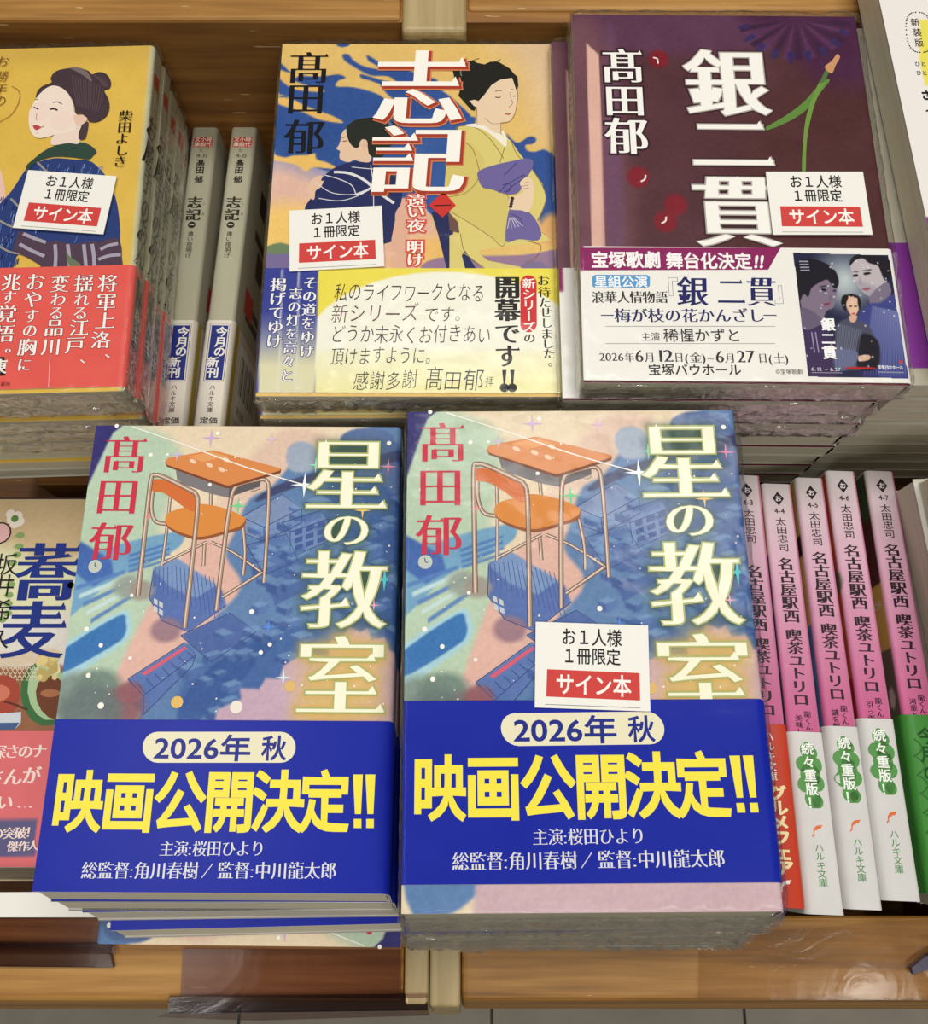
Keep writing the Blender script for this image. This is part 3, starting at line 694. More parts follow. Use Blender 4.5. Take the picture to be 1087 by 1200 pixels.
for k, (dx, dy, dz, yw) in enumerate(((.6, -4.5, 13.2, .3), (-1.5, -9.5, 26.2, .9), (.5, -13.5, 39.2, .2), (-1, -16, 52.2, .4), (0, -19, 65.2, 0))):
    flat('paperback_book', star, 34.9+dx, 34.1+dy, 85.3-dz, yw, 'desk-and-chair paperback in the right front pile, %s below the topmost' % ('next', 'second', 'third', 'fourth', 'fifth')[k], GS, detail=False, film=k < 3)
# ================================================================== THE BACK ROW
def mid_book():
    sz = Size(105, 148, 12.5); pm = pxmap(-17.9, 192.5, 73.3, -.1, sz); V0 = view(290, 0, 680); V1 = view(330, 60, 520, 844); V2 = view(500, 60, 660, 711)
    cv = Canvas(sz.se, sz.h, .5, (228, 190, 112), pm); P = lambda pts, c, v=V0, s=.5, a=1, sm=True: cv.poly(pts, c, v, s, a, sm)
    P([(780, 100), (1100, 100), (1100, 560), (960, 430), (900, 260), (860, 190)], (222, 190, 150), s=14)
    P([(60, 480), (200, 520), (300, 560), (300, 800), (20, 900)], (158, 152, 184), s=6); P([(60, 560), (240, 590), (300, 640), (300, 900), (20, 900)], (228, 186, 168), s=8); P([(60, 680), (240, 680), (300, 720), (260, 900), (20, 900)], (240, 198, 112), s=8)
    P([(480, 620), (560, 640), (600, 700), (640, 900), (440, 900)], (226, 180, 160), s=4); P([(500, 800), (640, 780), (640, 900), (480, 900)], (238, 190, 110), s=6)
    bl = (48, 82, 150)
    P([(100, 205), (150, 240), (230, 250), (295, 243), (320, 254), (296, 264), (290, 282), (340, 284), (400, 298), (440, 316), (480, 350), (500, 300), (560, 310), (620, 290), (690, 340), (735, 400), (660, 460), (640, 640), (600, 700), (560, 650), (480, 640), (420, 560), (330, 570), (250, 556), (170, 530), (88, 500), (100, 320), (150, 330), (200, 360), (250, 385), (312, 402), (280, 380), (200, 350), (130, 316), (100, 300)], bl)
    P([(520, 400), (720, 380), (740, 420), (690, 640), (640, 720), (560, 640)], (52, 88, 156))
    P([(310, 178), (330, 178), (350, 200), (392, 220), (470, 232), (510, 250), (560, 262), (540, 284), (460, 250), (400, 246), (340, 214), (315, 196)], bl); P([(388, 180), (410, 190), (440, 208), (500, 220), (580, 250), (620, 262), (600, 300), (540, 296), (480, 262), (420, 214), (396, 200)], bl)
    P([(368, 242), (400, 250), (440, 262), (470, 268), (470, 282), (430, 274), (396, 262), (372, 256)], bl); P([(286, 134), (336, 132), (332, 148), (312, 154), (294, 150)], bl, s=.4); P([(430, 262), (520, 290), (540, 330), (470, 320)], bl)
    P([(100, 228), (130, 236), (170, 244), (150, 262), (200, 280), (230, 282), (250, 300), (200, 298), (150, 290), (110, 262)], (232, 186, 104)); P([(100, 318), (150, 326), (196, 356), (250, 370), (310, 400), (240, 392), (180, 366), (130, 350), (100, 338)], (232, 186, 104))
    P([(84, 506), (120, 514), (150, 508), (196, 506), (220, 502), (226, 520), (262, 532), (294, 552), (240, 548), (210, 548), (190, 560), (160, 540), (120, 530), (84, 522)], (236, 192, 104))
    P([(846, 440), (860, 452), (880, 466), (900, 458), (918, 446), (938, 448), (942, 460), (930, 470), (908, 474), (912, 490), (936, 496), (966, 488), (990, 500), (1010, 520), (1030, 560), (1030, 720), (1000, 748), (960, 740), (930, 640), (880, 540)], bl)
    P([(980, 700), (1030, 720), (1030, 800), (930, 780)], (222, 170, 110), s=3)
    cv.noise(4, .9, 3); cv.noise(4, 9, 5)
    V4 = view(290, 270, 680)
    P([(50, 80), (110, 60), (180, 70), (240, 90), (300, 84), (300, 140), (40, 140)], (120, 108, 152), V4); P([(620, 90), (900, 80), (1040, 60), (1040, 140), (600, 140)], (150, 120, 150), V4); P([(20, 600), (300, 560), (1100, 560), (1100, 700), (20, 700)], (206, 160, 176), V4); P([(50, 60), (110, 40), (160, 66), (90, 78)], (110, 130, 96), V4)
    jacket = wrap_mesh('jacket', sz, cv, M['print'], backcol=(176, 170, 150))
    d = Art(sz.map, pm, .05)
    # first figure
    d.poly([(252, 572), (290, 545), (340, 530), (402, 526), (450, 560), (500, 598), (502, 660), (482, 700), (470, 790), (300, 790), (262, 700), (196, 697), (188, 676), (206, 648), (232, 600)], (36, 42, 92), V0, smooth=True)
    d.poly([(206, 648), (194, 622), (204, 596), (222, 578), (244, 574), (240, 590), (248, 592), (238, 612), (222, 624), (218, 650)], (228, 192, 164), V0, smooth=True)
    d.poly([(326, 420), (308, 436), (304, 456), (298, 474), (290, 486), (302, 494), (300, 506), (304, 522), (330, 530), (350, 522), (366, 528), (402, 526), (400, 470), (384, 450), (356, 440)], (230, 196, 166), V0, smooth=True)
    d.poly([(322, 420), (334, 404), (360, 390), (410, 384), (450, 388), (470, 396), (500, 420), (505, 440), (488, 462), (464, 480), (440, 512), (420, 516), (398, 506), (392, 480), (390, 462), (376, 455), (366, 466), (364, 480), (348, 482), (330, 460)], (36, 40, 34), V0, smooth=True)
    d.poly([(448, 388), (462, 392), (476, 414), (480, 444), (472, 452), (466, 420)], (92, 112, 156), V0, smooth=True)
    d.poly([(385, 456), (392, 470), (386, 486), (376, 488), (372, 470)], (224, 186, 158), V0, smooth=True); d.line([(310, 462), (326, 460)], .35, (60, 40, 36), V0); d.line([(306, 452), (324, 446)], .2, (60, 40, 36), V0)
    for p, w in (([(282, 562), (330, 566), (380, 588), (430, 630), (478, 664)], 1.1), ([(354, 636), (400, 616), (436, 578)], .9), ([(252, 572), (300, 586), (340, 606), (354, 636)], .35), ([(222, 596), (270, 628), (320, 636), (360, 634)], .3), ([(232, 648), (300, 656), (360, 640), (410, 612)], .3), ([(402, 540), (410, 600), (412, 700)], .3), ([(340, 546), (402, 552), (436, 552)], .3)): d.line(p, w, (226, 226, 226), V0)
    d.poly([(470, 780), (486, 700), (502, 680), (520, 760), (560, 900), (560, 1000), (470, 1000)], (224, 176, 150), V0)
    # second figure
    d.poly([(24, 842), (110, 820), (140, 900), (125, 1132), (103, 1132), (60, 960)], (34, 40, 88), V2); d.poly([(110, 835), (170, 900), (180, 950), (120, 935)], (110, 78, 70), V2)
    d.poly([(130, 1130), (200, 1040), (260, 1140)], (34, 40, 88), V2); d.poly([(480, 1135), (520, 1090), (600, 1100), (640, 1135)], (126, 112, 150), V2)
    kim = (220, 204, 122); br = (140, 116, 60)
    d.poly([(160, 395), (190, 388), (250, 395), (340, 420), (405, 442), (440, 470), (480, 530), (552, 620), (600, 690), (622, 765), (600, 830), (575, 885), (590, 935), (640, 980), (690, 1010), (694, 1135), (520, 1135), (300, 1135), (230, 1080), (175, 1040), (200, 1135), (118, 1135), (118, 960), (170, 945), (160, 880), (120, 845), (92, 700), (104, 560), (128, 480), (158, 450)], kim, V2)
    d.poly([(105, 560), (130, 470), (160, 448), (240, 490), (300, 560), (300, 700), (425, 760), (405, 1005), (330, 970), (230, 900), (120, 840), (92, 700)], (214, 196, 112), V2)
    for p in ([(160, 456), (230, 500), (262, 580), (270, 660), (200, 740), (90, 762)], [(120, 835), (230, 900), (330, 965), (405, 1006), (425, 760), (300, 700)], [(158, 448), (158, 396), (250, 398), (330, 460), (400, 560)], [(405, 500), (380, 582)], [(440, 470), (470, 540), (552, 622), (620, 760), (575, 885)], [(520, 990), (590, 1010), (580, 1060), (520, 1110)], [(600, 945), (690, 1010)], [(175, 950), (200, 1050), (300, 1130)]): d.line(p, .28, br, V2)
    d.poly([(196, 388), (250, 378), (300, 384), (370, 420), (414, 468), (406, 500), (366, 462), (290, 408)], (244, 236, 220), V2, smooth=True); d.poly([(385, 420), (398, 414), (418, 462), (412, 480)], (244, 236, 220), V2)
    skin = (234, 208, 176)
    d.poly([(262, 250), (258, 382), (300, 388), (350, 424), (384, 432), (386, 372), (430, 366), (458, 322), (472, 240), (468, 190), (440, 135), (380, 145), (300, 200)], skin, V2)
    d.line([(300, 350), (340, 378), (388, 376), (432, 366), (460, 322), (473, 240), (468, 190)], .22, (150, 110, 80), V2); d.line([(260, 270), (262, 382)], .2, (150, 110, 80), V2); d.line([(384, 376), (386, 430)], .2, (150, 110, 80), V2)
    d.poly([(134, 100), (142, 68), (176, 50), (210, 56), (236, 48), (262, 62), (300, 70), (330, 56), (372, 56), (430, 90), (455, 120), (472, 134), (476, 180), (468, 212), (444, 140), (380, 150), (336, 178), (300, 228), (268, 262), (222, 258), (258, 290), (248, 312), (230, 306), (196, 268), (164, 232), (176, 190), (172, 170), (146, 152)], (30, 30, 24), V2)
    d.line([(192, 82), (176, 108), (180, 130)], .5, (120, 120, 110), V2); d.line([(232, 52), (272, 38)], .25, (60, 50, 40), V2); d.line([(340, 60), (385, 44)], .25, (60, 50, 40), V2)
    d.poly([(222, 260), (248, 254), (270, 262), (262, 296), (244, 286)], skin, V2)
    d.line([(356, 212), (372, 206), (388, 209)], .3, (90, 70, 50), V2); d.line([(434, 204), (448, 199)], .3, (90, 70, 50), V2); d.line([(356, 240), (370, 243), (384, 240)], .42, (60, 44, 36), V2); d.line([(448, 236), (464, 234)], .4, (60, 44, 36), V2)
    d.line([(434, 215), (438, 250), (446, 272), (430, 292), (424, 294)], .22, (150, 106, 80), V2); d.line([(408, 326), (424, 331), (436, 324)], .55, (176, 84, 70), V2)
    pu = (110, 100, 158)
    d.poly([(262, 642), (290, 615), (360, 592), (430, 576), (515, 560), (552, 572), (548, 612), (520, 660), (500, 700), (470, 742), (410, 746), (340, 722), (288, 708)], pu, V2, smooth=True); d.poly([(412, 990), (420, 860), (440, 822), (510, 828), (560, 870), (594, 940), (590, 975), (560, 988), (480, 980)], pu, V2, smooth=True)
    d.poly([(484, 690), (505, 664), (530, 658), (552, 680), (556, 740), (552, 790), (530, 838), (490, 830), (432, 822), (428, 770), (455, 760), (500, 736)], skin, V2, smooth=True)
    for p in ([(375, 740), (410, 700), (470, 665), (505, 645), (500, 665), (450, 700), (410, 735)], [(400, 650), (440, 610), (470, 580)], [(395, 700), (420, 690), (438, 705), (420, 735), (400, 728)], [(440, 850), (480, 870), (500, 900)]): d.line(p, .3, (52, 50, 110), V2)
    for k in range(3): d.line([(490, 690+k*16), (530, 684+k*15)], .2, (150, 100, 80), V2)
    for k in range(5): d.line([(430+k*5, 868), (420+k*20, 925-k*3)], .28, (200, 196, 220), V2)
    for k in range(4): d.dot((445-k*3, 768+k*14), .7, (60, 34, 34), V2)
    drawing = d.build('jacket_drawing', M['print'])
    a = Art(sz.map, pm); hl = d.h+.01
    for ch, c, w, h in (('髙', (200, 222), 134, 112), ('田', (190, 322), 128, 112), ('郁', (186, 447), 134, 124)): a.G(ch, c, w, h, (20, 20, 26), 'mincho', .010, V0, h=hl)
    author = a.build('author_lettering', M['print'])
    t = Art(sz.map, pm); ring = ((.030, (176, 66, 40)), (.042, (206, 120, 84)))
    for ch, (x, y), w, h in (('志', (562, 285), 300, 266), ('記', (556, 520), 316, 240)):
        t.G(ch, (x+7, y+7), w, h, (214, 130, 88), 'mincho', .042, V0, h=hl+.006, slant=.05); t.G(ch, (x+6, y+6), w, h, (168, 58, 36), 'mincho', .031, V0, h=hl+.010, slant=.05); t.G(ch, (x, y), w, h, (252, 248, 240), 'mincho', .018, V0, h=hl+.016, slant=.05)
    title = t.build('title_lettering', M['print'])
    t = Art(sz.map, pm); rd = ((.04, (226, 120, 96)),)
    for ch, y in (('遠', 656), ('い', 692), ('夜', 738)): t.G(ch, (550, y), 60, 46, (253, 246, 236), 'mincho', .02, V0, h=hl+.014, rings=((.07, (206, 62, 44)), (.11, (226, 120, 96))))
    for ch, y in (('明', 55), ('け', 97)): t.G(ch, (547, y), 58, 48, (253, 246, 236), 'mincho', .02, V4, h=hl+.014, rings=((.07, (206, 62, 44)), (.11, (226, 120, 96))))
    t.poly([(592, 672), (640, 626), (680, 672), (636, 712)], (206, 50, 42), V0, h=hl+.006); t.line([(608, 673), (664, 671)], .5, (40, 16, 16), V0, h=hl+.01)
    t.G('し', (672, 488), 22, 20, (176, 60, 50), vw=V0, h=hl+.006); t.G('き', (674, 526), 22, 20, (176, 60, 50), vw=V0, h=hl+.006)
    sub = t.build('subtitle_lettering', M['print'])
    # band
    ov1 = pm(V4((600, 126)))[1]; oc = Canvas(sz.se, ov1-1.2, .6, (238, 234, 206), lambda p: (pm(p)[0], pm(p)[1]-1.2)); Q = lambda pts, c, s=.4, a=1, sm=False: oc.poly(pts, c, V4, s, a, sm)
    Q([(232, 100), (1200, 100), (1200, 600), (214, 600)], (238, 222, 84))
    ell = [(640+455*math.cos(t_), 395+258*math.sin(t_)) for t_ in np.linspace(0, 2*math.pi, 40)]; Q(ell, (244, 242, 226), .5, 1, False); Q([(150, 395), (1096, 395), (1200, 640), (100, 640)], (242, 238, 196), 3, .8)
    Q([(232, 480), (1200, 480), (1200, 640), (200, 640)], (240, 232, 150), 12, .6)
    Q([(0, 100), (234, 100), (216, 600), (0, 600)], (56, 66, 150)); fade = np.clip((ov1*.62-oc.W)/(ov1*.42), 0, 1)*(oc.U < pm(V4((224, 400)))[0]); oc.mixc(fade*.92, (238, 232, 184))
    Q([(0, 100), (52, 100), (32, 600), (0, 600)], (52, 62, 146)); Q([(112, 130), (118, 130), (100, 600), (94, 600)], (226, 224, 214), .3, .7); Q([(166, 130), (172, 130), (158, 600), (152, 600)], (226, 224, 214), .3, .7); oc.noise(2, 3, 6)
    obi = wrap_mesh('obi_band', sz, oc, M['obi'], 1.2, .5, .3, (238, 222, 84))
    o = Art(sz.map, pm, .53); ink = (44, 44, 50); H = .56
    def hand(txt, p0, p1, h, c=(34, 34, 40)): o.rowp(txt, p0, p1, h, c, V4, h=H, style='hand', slant=.12, jit=.05)
    hand('私のライフワークとなる', (284, 205), (776, 205), 66); hand('新シリーズ', (274, 275), (560, 272), 66, (96, 50, 50)); hand('です。', (575, 275), (728, 275), 56); hand('どうか末永くお付きあい', (272, 340), (796, 342), 64); hand('頂けますように。', (272, 412), (626, 408), 62)
    hand('感謝多謝', (345, 492), (556, 490), 66); hand('髙', (580, 482), (640, 482), 84); hand('田', (640, 490), (700, 490), 70); hand('郁', (704, 486), (772, 486), 80); hand('拝', (776, 494), (804, 494), 36)
    for ch, y, w, h in (('開', 188, 84, 78), ('幕', 262, 84, 78)): o.G(ch, (848, y), w, h, (20, 18, 18), 'mincho', .034, V4, h=H)
    for ch, y, w, h in (('で', 338, 86, 76), ('す', 412, 86, 82)): o.G(ch, (848, y), w, h, (20, 18, 18), 'mincho', .022, V4, h=H)
    for x in (838, 864): o.poly([(x-7, 458), (x+7, 458), (x+3, 502), (x-3, 502)], (20, 18, 18), V4, h=H); o.dot((x, 516), 1.6, (20, 18, 18), V4, h=H)
    for ch, (x, y) in zip('お待たせしました', ((965, 166), (968, 204), (970, 238), (973, 270), (976, 305), (976, 340), (980, 372), (984, 405))): o.G(ch, (x, y), 42, 38, (20, 18, 18), 'mincho', .012, V4, h=H)
    o.G('。', (1000, 430), 42, 38, (20, 18, 18), vw=V4, h=H)
    o.poly([(917+27*math.cos(a_), (176 if math.sin(a_) < 0 else 308)+27*math.sin(a_)+(x_ := 0)) for a_ in np.linspace(0, 2*math.pi, 28)[:-1]], (206, 42, 48), V4, h=.545)
    o.cols('新シリーズ', (918, 176), (918, 318), 44, 36, (250, 244, 236), V4, h=H, d=.02); o.G('の', (920, 354), 40, 36, (20, 18, 18), 'mincho', .012, V4, h=H)
    W_ = (248, 246, 236); ring = ((.05, (50, 60, 140)),)
    o.cols('その道をゆけ', (206, 174), (194, 396), 48, 44, W_, V4, h=H, style='mincho', d=.014, rings=ring); o.cols('志の灯を高々と', (158, 208), (130, 476), 44, 42, W_, V4, h=H, style='mincho', d=.014, rings=ring); o.cols('掲げてゆけ', (102, 180), (88, 364), 54, 48, W_, V4, h=H, style='mincho', d=.014, rings=ring)
    oa = o.build('obi_lettering', M['obi'])
    return Book(sz, jacket, obi, 0, (author, title, sub), drawing, oa), pm, sz
mid, pmm, szm = mid_book(); V1 = view(330, 60, 520, 844)
GM = 'copies of the two-women novel'
flat('paperback_book', mid, -17.9, 192.5, 73.3, -.1, 'paperback with two kimono women and handwritten yellow-white band, topmost of the middle back pile', GM, film=True, card=card_at(szm, pmm, (V1((44, 1156)), V1((551, 1128)), V1((40, 866))), .9))
flat('paperback_book', mid, -20.2, 190.5, 59.4, .4, 'paperback with two kimono women, second in the middle back pile, corner showing at left', GM, detail=False, film=True)
for k in range(3): flat('paperback_book', mid, -18+k*.5, 191+k*.4, 46-k*13.8, .2-.3*k, 'paperback with two kimono women, buried %s in the middle back pile' % ('third', 'fourth', 'fifth')[k], GM, detail=False)

def gini_book():
    sz = Size(105, 148, 10.0); pm = pxmap(91.5, 189.7, 89.2, -.57, sz); V0 = view(650, 0, 1087); V6 = view(650, 270, 1087)
    cv = Canvas(sz.se, sz.h, .5, (84, 48, 54), pm); P = lambda pts, c, v=V0, s=.5, a=1, sm=True: cv.poly(pts, c, v, s, a, sm)
    P([(30, 20), (560, 20), (620, 140), (300, 160), (120, 130), (40, 120)], (92, 54, 80), s=6); P([(20, 100), (150, 130), (230, 800), (20, 800)], (112, 72, 84), s=8); P([(560, 20), (1000, 20), (1000, 400), (800, 300), (700, 160)], (72, 34, 66), s=10); P([(600, 300), (1000, 300), (1000, 760), (500, 760)], (80, 44, 46), s=12)
    P([(92, 124), (100, 134), (128, 160), (150, 800), (110, 800)], (222, 178, 162), s=.4, sm=False); P([(150, 130), (180, 160), (200, 800), (150, 800)], (106, 72, 106), s=3, a=.6)
    # fan
    fx, fy = 700, 60
    for k in range(13):
        a0 = math.pi*(.02+k*.075); P([(fx+30*math.cos(a0), fy+10*math.sin(a0)), (fx+165*math.cos(a0-.05), fy+115*math.sin(a0-.05)), (fx+165*math.cos(a0+.10), fy+115*math.sin(a0+.10))], (88, 50, 88) if k % 2 else (60, 32, 62), s=.4, sm=False)
    for k in range(9):
        a0 = math.pi*(.08+k*.105); P([(fx+140*math.cos(a0), fy+95*math.sin(a0)), (fx+172*math.cos(a0+.08), fy+128*math.sin(a0+.08)), (fx+140*math.cos(a0+.16), fy+95*math.sin(a0+.16))], (56, 42, 92), s=.5)
    for (x, y), rx in (((302, 172), 4.6), ((243, 516), 5.0), ((352, 597), 5), ((322, 645), 5)): cv.blob((x, y), rx*.9, rx, (126, 26, 40), V0, 1, .3)
    cv.noise(3, .9, 3); cv.noise(4, 7, 8); cv.lines(60, (128, 92, 92), 6, 10, 100, 60, 146, 7, .12, .35); P([(0, 440), (1100, 440), (1100, 520), (0, 520)], (96, 34, 46), V6, .4, sm=False)
    jacket = wrap_mesh('jacket', sz, cv, M['print'], backcol=(176, 168, 150))
    d = Art(sz.map, pm, .05)
    d.poly([(788, 232), (800, 236), (775, 268), (735, 318), (680, 355), (612, 382), (610, 374), (668, 340), (722, 300), (762, 256)], (96, 138, 62), V0, smooth=True); d.poly([(772, 236), (786, 240), (758, 300), (738, 380), (732, 440), (730, 500), (720, 500), (722, 430), (730, 350), (748, 290)], (112, 150, 66), V0, smooth=True)
    d.poly([(790, 200), (802, 205), (784, 240), (768, 246)], (84, 116, 60), V0); d.poly([(786, 196), (806, 178), (822, 158), (830, 168), (818, 190), (806, 214)], (206, 150, 106), V0, smooth=True)
    for x, y in ((286, 168), (258, 518), (318, 640)): d.line([(x, y), (x+12, y+4), (x+14, y+18)] if x == 286 else [(x-8, y+12), (x+4, y+4), (x+6, y-8)], .6, (240, 226, 220), V0)
    drawing = d.build('jacket_drawing', M['print']); hl = d.h+.01
    a = Art(sz.map, pm)
    for ch, c, w, h in (('髙', (197, 192), 122, 108), ('田', (203, 292), 122, 100), ('郁', (209, 396), 128, 116)): a.G(ch, c, w, h, (248, 246, 242), 'mincho', .016, V0, h=hl, rings=((.05, (52, 28, 36)),))
    author = a.build('author_lettering', M['print'])
    t = Art(sz.map, pm)
    for ch, c, w, h in (('銀', (500, 240), 246, 210), ('二', (515, 418), 240, 175), ('貫', (530, 612), 256, 226)): t.G(ch, c, w, h, (248, 246, 240), 'mincho', .022, V0, h=hl+.01, rings=((.016, (176, 168, 162)), (.034, (60, 34, 40))))
    title = t.build('title_lettering', M['print'])
    ov1 = pm(V6((500, 52)))[1]; ov0 = pm(V6((500, 442)))[1]; oc = Canvas(sz.se, ov1-ov0, 1, (240, 238, 232), lambda p: (pm(p)[0], pm(p)[1]-ov0)); oc.noise(2, 9, 4)
    oc.poly([(-60, 30), (84, 30), (84, 118), (-60, 118)], (140, 34, 96), V6, .4, 1, False)
    obi = wrap_mesh('obi_band', sz, oc, M['obi'], ov0, .5, .3, (140, 34, 96))
    o = Art(sz.map, pm, .53); H = .57; K = (40, 34, 40); N = (30, 32, 96)
    o.poly([(80, 53), (656, 53), (620, 117), (84, 119)], (140, 34, 96), V6, h=.54)
    o.rowp('宝塚歌劇', (104, 88), (308, 88), 50, (250, 246, 246), V6, h=H, d=.03); o.rowp('舞台化決定', (322, 90), (572, 92), 50, (250, 246, 246), V6, h=H, d=.03); o.rowp('!!', (578, 92), (610, 92), 50, (250, 246, 246), V6, h=H, d=.03, slant=.2)
    rr_ = [(192+(72 if math.cos(q) > 0 else -72)+12*math.cos(q), 151+(9 if math.sin(q) > 0 else -9)+10*math.sin(q)) for q in np.linspace(0, 2*math.pi, 25)[:-1]]
    o.poly(rr_, (92, 156, 210), V6, h=.54); o.rowp('星組公演', (114, 152), (270, 152), 36, (248, 250, 252), V6, h=H, d=.02)
    o.rowp('浪華人情物語', (106, 197), (328, 197), 38, K, V6, h=H, style='mincho', d=.012); o.G('『', (322, 178), 80, 84, N, 'light', 0, V6, h=H); o.G('』', (668, 178), 70, 84, N, 'light', 0, V6, h=H)
    for ch, x, w in (('銀', 400, 92), ('二', 512, 82), ('貫', 600, 88)): o.G(ch, (x, 180), w, 94, N, 'mincho', .018, V6, h=H, slant=.06)
    o.rowp('梅が枝の花かんざし', (172, 250), (610, 250), 44, N, V6, h=H, style='mincho', d=.012)
    for x in (133, 606): o.line([(x, 250), (x+38, 250)], .35, N, V6, h=H)
    for y in (282, 332): o.line([(146, y), (640, y)], .18, (150, 150, 150), V6, h=H)
    o.rowp('主演', (250, 312), (306, 312), 27, K, V6, h=H); o.rowp('稀惺かずと', (314, 308), (542, 308), 42, K, V6, h=H, d=.006)
    for tx, x0, x1, y, h in (('2026', 128, 200, 370, 30), ('年', 202, 230, 372, 28), ('6', 232, 258, 366, 46), ('月', 260, 290, 372, 28), ('12', 292, 345, 366, 46), ('日', 346, 374, 372, 28), ('(金)', 376, 440, 373, 30), ('~', 442, 464, 373, 30), ('6', 466, 492, 368, 46), ('月', 494, 524, 374, 28), ('27', 528, 582, 368, 46), ('日', 590, 618, 374, 28), ('(土)', 620, 680, 375, 30)): o.rowp(tx, (x0, y), (x1, y), h*1.12, K, V6, h=H, style='mincho', d=.006)
    o.rowp('宝塚バウホール', (270, 408), (542, 408), 36, (20, 20, 22), V6, h=H, d=.014); o.rowp('©宝塚歌劇', (642, 414), (720, 414), 16, K, V6, h=H)
    oa = o.build('obi_lettering', M['obi'])
    # poster printed on the band: painted grid, follows the jacket's unrolled surface
    GP = view(900, 280, 1087); c4 = [pm(GP(q)) for q in ((165, 100), (812, 118), (946, 955), (268, 943))]
    u0, u1, v0, v1 = min(c[0] for c in c4)-.5, max(c[0] for c in c4)+.5, min(c[1] for c in c4)-.5, max(c[1] for c in c4)+.5
    pc = Canvas(u1-u0, v1-v0, .22, (34, 36, 66), lambda p: (pm(p)[0]-u0, pm(p)[1]-v0)); W = lambda pts, c, s=.3, a=1, sm=True: pc.poly(pts, c, GP, s, a, sm)
    pc.blob((520, 280), 13, 15, (190, 204, 208), GP, .95, 1.0); pc.blob((500, 330), 8, 10, (206, 214, 214), GP, .5, 1)
    W([(180, 560), (330, 560), (470, 760), (460, 955), (240, 955)], (66, 44, 88), 2, .8); W([(600, 560), (960, 520), (960, 960), (640, 960)], (40, 42, 96), 2)
    # left big face
    W([(215, 380), (300, 300), (400, 275), (462, 330), (455, 400), (440, 470), (390, 500), (350, 580), (240, 580), (220, 470)], (128, 112, 134)); W([(210, 480), (300, 500), (360, 560), (330, 600), (240, 620)], (104, 90, 116)); W([(180, 200), (250, 140), (360, 160), (440, 210), (474, 280), (468, 330), (440, 340), (400, 285), (350, 300), (290, 340), (268, 400), (235, 380), (205, 420)], (26, 22, 34))
    W([(350, 352), (372, 342), (392, 356), (372, 362)], (30, 24, 34), .3); W([(432, 360), (450, 352), (452, 366)], (30, 24, 34), .3); W([(350, 328), (396, 320), (398, 328), (352, 336)], (50, 40, 50), .3); W([(374, 446), (412, 440), (408, 456), (382, 462)], (128, 60, 76), .4); W([(416, 380), (424, 420), (412, 424)], (104, 88, 110), .8, .8)
    # right big face
    W([(560, 160), (620, 120), (720, 150), (790, 240), (800, 330), (760, 400), (740, 440), (690, 400), (640, 370), (590, 300), (560, 230)], (190, 180, 186)); W([(600, 300), (720, 330), (760, 390), (690, 420)], (150, 142, 156), 2, .6); W([(690, 390), (800, 300), (830, 380), (760, 470), (700, 470)], (122, 112, 134)); W([(548, 190), (560, 140), (610, 112), (720, 112), (820, 150), (835, 250), (790, 290), (760, 230), (740, 190), (680, 170), (640, 140), (590, 150)], (30, 26, 36))
    W([(570, 252), (600, 246), (604, 262), (574, 264)], (34, 28, 38), .3); W([(644, 238), (682, 232), (690, 244), (652, 252)], (34, 28, 38), .3); W([(562, 232), (602, 228), (602, 234)], (60, 50, 60), .3); W([(636, 222), (692, 212), (692, 220)], (60, 50, 60), .3); W([(632, 345), (688, 338), (676, 354), (648, 356)], (150, 84, 100), .4); W([(618, 262), (626, 310), (610, 314)], (150, 140, 156), .7, .8)
    W([(600, 560), (680, 450), (760, 440), (850, 380), (900, 470), (950, 960), (760, 960), (700, 700)], (62, 68, 132), .8)
    for k in range(16): W([(700+k*14, 460+k*3), (720+k*15, 470+k*3), (650+k*20, 940), (644+k*20, 940)], (128, 136, 182), .25, .45, False)
    # small front figure
    W([(455, 600), (520, 550), (600, 560), (680, 600), (720, 700), (740, 870), (560, 900), (440, 880), (450, 720)], (74, 76, 96), .5); W([(620, 660), (740, 700), (740, 880), (600, 880)], (26, 24, 34), .8); W([(440, 770), (560, 760), (610, 800), (560, 880), (470, 900)], (88, 94, 132), .4)
    for k in range(12): W([(470+k*14, 580+k*4), (476+k*14, 582+k*4), (456+k*12, 880), (450+k*12, 880)], (150, 154, 176), .25, .45, False)
    W([(530, 400), (600, 400), (612, 450), (604, 500), (575, 535), (545, 505), (525, 450)], (226, 186, 160), .3); W([(490, 440), (500, 396), (530, 385), (540, 402), (524, 450), (528, 500), (505, 480)], (26, 22, 26), .3); W([(580, 385), (612, 400), (626, 440), (616, 490), (604, 450), (600, 410), (576, 402)], (26, 22, 26), .3); W([(535, 380), (580, 382), (560, 400)], (30, 26, 30), .3)
    for x in (556, 590): W([(x-10, 462), (x+8, 460), (x+6, 468), (x-8, 469)], (40, 26, 30), .25)
    W([(564, 512), (584, 510), (580, 520), (568, 520)], (196, 50, 60), .25); W([(545, 530), (600, 530), (585, 570), (555, 570)], (214, 172, 146), .4); W([(615, 800), (680, 796), (684, 826), (620, 840), (606, 820)], (220, 176, 150), .3); W([(540, 878), (706, 880), (706, 892), (530, 890)], (190, 30, 40), .25)
    rnd = random.Random(3)
    for _ in range(46): pc.blob((rnd.uniform(230, 890), rnd.uniform(150, 900)), rnd.uniform(.25, .6), rnd.uniform(.25, .6), (220, 222, 236), GP, .8, .6)
    ny, nx = pc.U.shape; Vv = [sz.map(u+u0, v+v0, .56) for v in pc.v for u in pc.u]; I = np.arange(ny*nx).reshape(ny, nx)
    # keep only the cells inside the printed quadrilateral
    cen = np.stack([(pc.U[:-1, :-1]+u0).ravel()+.11, (pc.W[:-1, :-1]+v0).ravel()+.11], 1); ins = winding(cen, [np.array(c4)]) != 0
